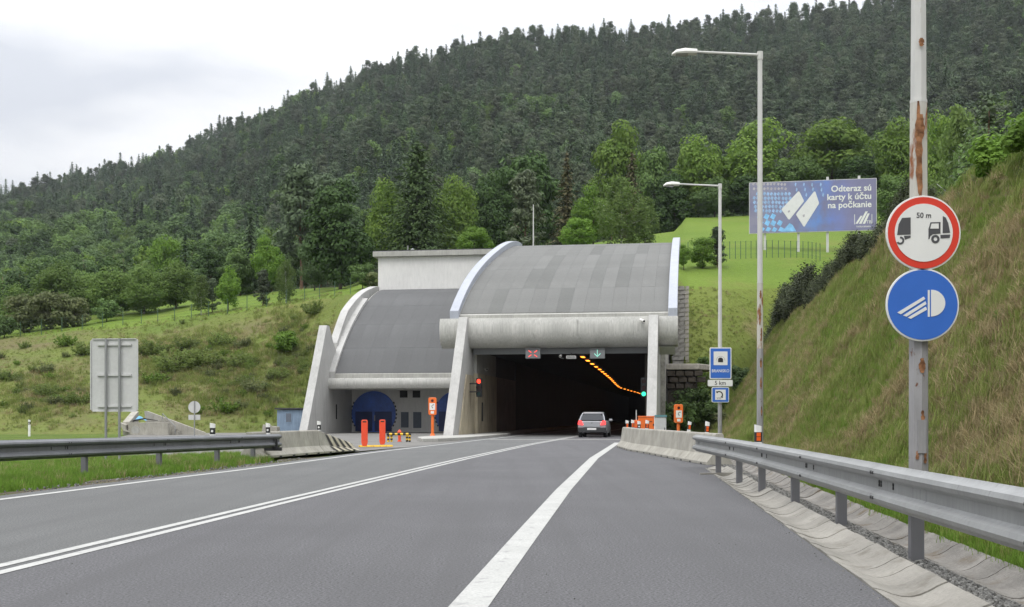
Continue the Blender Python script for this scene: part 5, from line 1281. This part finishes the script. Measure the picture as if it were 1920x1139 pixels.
# candidates on a jittered grid in plan
for d in np.concatenate([np.arange(160, 500, 6.6), np.arange(500, 985, 7.6)]):
    dd = 6.6 if d < 500 else 7.6
    for X in np.arange(gx(-400, d), gx(2250, d), dd):
        x = X + rf.uniform(-3.4, 3.4); y = d + rf.uniform(-3.4, 3.4); px = CX + x/y*F
        k_ = HKN[int(round(min(max(px,-420),2380)/20))*20]
        if y < max(k_[4,0] + 14, 168 if px < 700 else 190 if px < 1230 else 206) or y > k_[5,0] + 16: continue
        z = hz(px, y, k_); s = (y-k_[4,0])/(k_[5,0]-k_[4,0])
        # leaf wood low down on the left, conifers up the hill and on the right
        leafy = .66 - s*1.05 + .55*max(0, min(1, (950-px)/600)) - .22*max(0, min(1, (px-1000)/300)) + .30*math.sin(x*.022+y*.013) + .22*math.sin(x*.05-y*.031) + rf.normal()*.18
        v = rf.uniform(0, 1)
        if v < leafy*.85: kk = rf.choice(['b0','b1','d0','g0','k0'], p=[.32,.28,.2,.1,.1])
        else: kk = rf.choice(['s0','s1','p0','p1'], p=[.28,.22,.26,.24] if px < 900 else [.16,.12,.38,.34])
        grow = float(np.interp(y, (170, 300, 430), (.50, .62, 1.0)))
        pts.append((y, x, z, MK.index(kk), grow*rf.uniform(.70, 1.40)*(1.18 if s > .9 and rf.uniform() < .3 else 1), rf.uniform(0, 6.28), px, s))
pts.sort()
vis = [p for p in pts if -30 < p[6] < 1950]
NIND = 200
ind = set(id(p) for p in vis[:NIND])
LBL = {'s': ('conifer_tree', 'dark spruce in the front ranks of the hillside wood', 'dark spruces at the front of the wood'), 'p': ('pine_tree', 'grey green pine in the front ranks of the hillside wood', 'pines at the front of the wood'),
       'b': ('broadleaf_tree', 'mid green leaf tree in the front ranks of the hillside wood', 'green leaf trees at the front of the wood'), 'd': ('broadleaf_tree', 'deep green leaf tree in the front ranks of the hillside wood', 'deep green leaf trees at the front of the wood'),
       'g': ('broadleaf_tree', 'yellowish leaf tree in the front ranks of the hillside wood', 'yellowish leaf trees at the front of the wood'), 'k': ('birch_tree', 'pale airy tree in the front ranks of the hillside wood', 'pale airy trees at the front of the wood')}
for p in vis[:NIND]:
    key = MK[p[3]]; nm, lb, gp = LBL[key[0]]; me, h0 = mid[key]
    o = thing(nm, lb, 'tree', (p[1], p[0], p[2]-.2), p[5], gp); o.scale = (p[4],)*3
    place('crown', me, o); place('trunk', mtrunk, o)

def instancer(name, meshes, P, kind, scl, rot, label=None):
    """one object: points carrying kind / size / turn, instanced by geometry nodes"""
    me = bpy.data.meshes.new(name); me.vertices.add(len(P)); me.vertices.foreach_set('co', np.asarray(P, np.float32).ravel())
    for nm, ty, ar in (('kind_id', 'INT', kind), ('size', 'FLOAT', scl)):
        a = me.attributes.new(nm, ty, 'POINT'); a.data.foreach_set('value', np.asarray(ar, np.int32 if ty == 'INT' else np.float32))
    a = me.attributes.new('turn', 'FLOAT_VECTOR', 'POINT'); a.data.foreach_set('vector', np.asarray(rot, np.float32).ravel())
    ng = bpy.data.node_groups.new(name, 'GeometryNodeTree'); ng.interface.new_socket('Geometry', in_out='INPUT', socket_type='NodeSocketGeometry'); ng.interface.new_socket('Geometry', in_out='OUTPUT', socket_type='NodeSocketGeometry')
    N = ng.nodes; L = ng.links; gi = N.new('NodeGroupInput'); go = N.new('NodeGroupOutput'); jn = N.new('GeometryNodeJoinGeometry')
    def attr(nm, ty):
        n = N.new('GeometryNodeInputNamedAttribute'); n.data_type = ty; n.inputs[0].default_value = nm; return n.outputs[0]
    for i, m in enumerate(meshes):
        src = bpy.data.objects.new(name+'_source', m)
        oi = N.new('GeometryNodeObjectInfo'); oi.inputs['Object'].default_value = src; oi.inputs['As Instance'].default_value = True
        cmp = N.new('FunctionNodeCompare'); cmp.data_type = 'INT'; cmp.operation = 'EQUAL'; L.new(attr('kind_id', 'INT'), cmp.inputs[2]); cmp.inputs[3].default_value = i
        ip = N.new('GeometryNodeInstanceOnPoints'); e2r = N.new('FunctionNodeEulerToRotation'); L.new(attr('turn', 'FLOAT_VECTOR'), e2r.inputs[0])
        L.new(gi.outputs[0], ip.inputs['Points']); L.new(cmp.outputs[0], ip.inputs['Selection']); L.new(oi.outputs['Geometry'], ip.inputs['Instance'])
        L.new(e2r.outputs[0], ip.inputs['Rotation']); L.new(attr('size', 'FLOAT'), ip.inputs['Scale']); L.new(ip.outputs[0], jn.inputs[0])
    L.new(jn.outputs[0], go.inputs[0])
    o = bpy.data.objects.new(name, me); C.objects.link(o); o['kind'] = 'stuff'
    if label: o['label'] = label
    o.modifiers.new('scatter', 'NODES').node_group = ng
    return o
rest = [p for p in pts if id(p) not in ind]
instancer('forest', [mid[k][0] for k in MK], [(p[1], p[0], p[2]-.2) for p in rest], [p[3] for p in rest], [p[4] for p in rest], [(0, 0, p[5]) for p in rest])

# ---- grass
def tuft(seed, n, h, spread, wd, mat, lean=.5, name='tuft'):
    r = random.Random(seed); vs_, fs_ = [], []
    for i in range(n):
        a = r.uniform(0,6.28); q = spread*r.uniform(0,1)**.7; x, y = q*math.cos(r.uniform(0,6.28)), q*math.sin(r.uniform(0,6.28)); hh = h*r.uniform(.5,1.15); l = hh*lean*r.uniform(.1,1)
        dx, dy = math.cos(a), math.sin(a); px_, py_ = -dy*wd/2, dx*wd/2; k = len(vs_)
        vs_ += [(x-px_,y-py_,-.02),(x+px_,y+py_,-.02),(x+px_*.8+dx*l*.35,y+py_*.8+dy*l*.35,hh*.6),(x-px_*.8+dx*l*.35,y-py_*.8+dy*l*.35,hh*.6),(x+dx*l,y+dy*l,hh)]
        fs_ += [(k,k+1,k+2,k+3),(k+3,k+2,k+4)]
    me = bpy.data.meshes.new(name); me.from_pydata(vs_, [], fs_); me.materials.append(mat); return me
TU = [tuft(1, 30, .22, .17, .009, g_blade, .5), tuft(2, 30, .17, .19, .009, g_blade, .8), tuft(3, 24, .28, .14, .007, g_dry, 1.0), tuft(4, 36, .26, .26, .013, g_blade2, .8), tuft(5, 28, .30, .26, .012, g_dry, 1.3)]
P = []; K = []; S = []; T = []
def put(p, k, s, tilt=(0,0)): P.append(p); K.append(k); S.append(s); T.append((tilt[0], tilt[1], rf.uniform(0,6.28)))
# left verge
for _ in range(17000):
    d = 13 + 24*rf.uniform(0,1)**1.2; xe = lerp(LL, d) - .95; x = xe - .1 - abs(rf.normal())*2.0 - rf.uniform(0, 2.5)
    if d > 33.5 and x > -7.6: continue
    if 34.5 < d and x < -8.8 - (d-34.5)*2.5: continue
    near = (xe - x) < .5
    if near and rf.uniform() < .55: continue
    u = rf.uniform(); lush = .6 + .5*math.sin(x*1.3+d*.7)
    put((x, d, -.08), 2 if u < (.3 if near else .04) else 0 if u < .55 else 1, rf.uniform(.6, 1.1)*(.8+.25*lush))
# strip behind the slope gutter and the bank itself
for _ in range(9000):
    d = 5 + 45*rf.uniform(0,1)**1.5; p = bank(d, rf.uniform(.125, .30)); put(tuple(p), 0 if rf.uniform() < .4 else 1 if rf.uniform() < .8 else 3, rf.uniform(.3, .75))
for _ in range(70000):
    d = 7 + 93*rf.uniform(0,1)**1.6; t = rf.uniform(.22, 1.1); p = bank(d, t)
    patch = math.sin(d*.55+t*7)+math.sin(d*.23-t*13+1)+.8*math.sin(d*1.3+t*21); green = patch + (1.5 if d > 26 else .5) - t*.6
    u = rf.uniform()
    if green > 1.25: kk = 1 if u < .3 else 0 if u < .45 else 3 if u < .85 else 2
    elif green > -.3: kk = 3 if u < .5 else 2 if u < .8 else 4
    else: kk = 4 if u < .5 else 2 if u < .8 else 3
    put(tuple(p), kk, rf.uniform(.35, .85)*(1 if d < 30 else 1.3), (rf.uniform(-.3,.3), -.4 if kk in (2,4) else -.15))
# far banks and field edges, coarse tufts
for _ in range(5000):
    px, py = rf.uniform(-60, 640), rf.uniform(560, 815); d = rf.uniform(86, 128); z = hz(px, d)
    if z < .05: continue
    x = gx(px, d); u = rf.uniform(); pt = math.sin(x*.35)+math.sin(d*.5+x*.2)+.7*math.sin(x*.9-d)
    put((x, d, z), 4 if u < (.45 if pt > .6 else .15) else 3, rf.uniform(.35, .8))
for cxp, cyp, rx, ry, n_ in ((370,680,115,45,2400),(90,740,95,40,900),(545,660,45,75,900),(450,745,100,35,900)):
    for _ in range(n_):
        px, py = cxp + rf.normal()*rx*.6, cyp + rf.normal()*ry*.6; p = hit(px, min(py, 808)); put(tuple(p), 3 if rf.uniform() < .8 else 4, rf.uniform(.8, 1.9))
for _ in range(1500):
    px = rf.uniform(1278, 1480); d = rf.uniform(88, 104); z = hz(px, d); u = rf.uniform(); pt = math.sin(gx(px,d)*.8)+math.sin(d*1.1)
    put((gx(px, d), d, z), 4 if u < (.35 if pt > .7 and d < 104 else .06) else 3, rf.uniform(.4, .8))
instancer('grass', TU, P, K, S, T)
# soft scrub in patches over the left bank
P2 = []; K2 = []; S2 = []; T2 = []
for cxp, cyp, rx, ry, n_ in ((370,680,110,40,110),(90,740,90,40,34),(545,660,40,75,44),(480,745,90,30,30),(1325,720,60,40,60)):
    for _ in range(n_):
        px, py = cxp + rf.normal()*rx*.55, cyp + rf.normal()*ry*.55
        p = hit(px, min(py, 806)); P2.append((p.x, p.y, p.z-.05)); K2.append(rf.integers(0,3)); S2.append(rf.uniform(.12, .36)); T2.append((0,0,rf.uniform(0,6.28)))
for _ in range(150):
    d = rf.uniform(14, 46); p = bank(d, rf.uniform(.86, 1.08)); P2.append((p.x, p.y, p.z-.03)); K2.append(rf.integers(0,3)); S2.append(rf.uniform(.06, .16)); T2.append((0,0,rf.uniform(0,6.28)))
for _ in range(160):
    d = 9 + 60*rf.uniform()**1.4; p = bank(d, rf.uniform(.2, .9)); P2.append((p.x, p.y, p.z-.02)); K2.append(rf.integers(0,3)); S2.append(rf.uniform(.03, .10)); T2.append((0,-.5,rf.uniform(0,6.28)))
instancer('scrub', [PT['weed0'][0], PT['weed1'][0], PT['weed2'][0]], P2, K2, S2, T2)
# gravel between the gutters
def rock(seed):
    r = random.Random(seed); import bmesh
    bm = bmesh.new(); bmesh.ops.create_icosphere(bm, subdivisions=1, radius=1)
    for v in bm.verts: v.co = v.co*r.uniform(.7,1.15); v.co.z *= .7
    me = bpy.data.meshes.new('pebble'); bm.to_mesh(me); bm.free(); me.materials.append(m_pebble); return me
P = []; K = []; S = []; T = []
for _ in range(9000):
    d = 6 + 30*rf.uniform(0,1)**1.7; P.append((GL(d)+rf.uniform(.53,.80), d, rf.uniform(-.005,.012))); K.append(rf.integers(0,3)); S.append(rf.uniform(.008,.026)); T.append(tuple(rf.uniform(0,6,3)))
for _ in range(700):
    d = 10 + 25*rf.uniform(0,1); P.append((lerp(LL,d)-rf.uniform(.5,1.1), d, -.01)); K.append(rf.integers(0,3)); S.append(rf.uniform(.008,.03)); T.append(tuple(rf.uniform(0,6,3)))
for _ in range(160):
    d = 6 + 20*rf.uniform(0,1)**1.5; P.append((GL(d)-abs(rf.normal())*.05, d, .002)); K.append(rf.integers(0,3)); S.append(rf.uniform(.004,.009)); T.append(tuple(rf.uniform(0,6,3)))
for _ in range(420):
    d = 7 + 22*rf.uniform(0,1)**1.3; P.append((rf.uniform(lerp(LL,d), GL(d)), d, .002)); K.append(rf.integers(0,3)); S.append(rf.uniform(.003,.008)); T.append(tuple(rf.uniform(0,6,3)))
instancer('gravel', [rock(1), rock(2), rock(3)], P, K, S, T)

# ---- field fences: green posts with thin wires
def fence(label, path, step, hgt, d_of, wires):
    pts_ = []
    L_ = [0]
    for a, b_ in zip(path[:-1], path[1:]): L_.append(L_[-1] + (Vector(b_)-Vector(a)).length)
    s = 0
    while s <= L_[-1]:
        x = float(np.interp(s, L_, [p[0] for p in path])); y = float(np.interp(s, L_, [p[1] for p in path])); px = CX + x/y*F
        pts_.append((x, y, hz(px, y))); s += step
    root = thing('field_fence', label, 'fence', pts_[0]); o0 = Vector(pts_[0]); f_ = None
    for i, p in enumerate(pts_):
        if f_ is None: b = MB(); b.box(-.028,.028,-.028,.028,-.3,hgt); o = f_ = b.build('post', m_fence, root)
        else: o = f_.copy(); C.objects.link(o); o.parent = root
        o.location = Vector(p) - o0
    for z in wires:
        b = MB(); b.tube([(p[0]-o0.x, p[1]-o0.y, p[2]-o0.z+z) for p in pts_], .007, 4); b.build('wire', m_fence, root)
    return root
fence('green wire fence along the top of the left bank', [(gx(px, d), d, 0) for px, d in ((-40,126.5),(100,127),(250,127),(400,123),(560,121),(668,116))], 2.2, 1.55, None, (.3,.6,.9,1.2,1.5))
fence('green post fence below the billboard', [(gx(px, d), d, 0) for px, d in ((1290,119),(1375,119.5),(1440,121),(1512,119.5),(1545,117))], .62, 1.75, None, (.4,1.0,1.7))

# ---- thin air between the road and the mountain
hz_b = MB(); hz_b.box(-1500, 1500, -40, 1700, -1.2, 420)
m_hz = bpy.data.materials.new('haze'); m_hz.use_nodes = True; m_hz.node_tree.nodes.clear()
_o = m_hz.node_tree.nodes.new('ShaderNodeOutputMaterial'); _v = m_hz.node_tree.nodes.new('ShaderNodeVolumePrincipled')
_v.inputs['Density'].default_value = 8e-5; _v.inputs['Color'].default_value = (.85,.9,1,1); m_hz.node_tree.links.new(_v.outputs[0], _o.inputs['Volume'])
hz_b.build('haze', m_hz, kind='stuff')
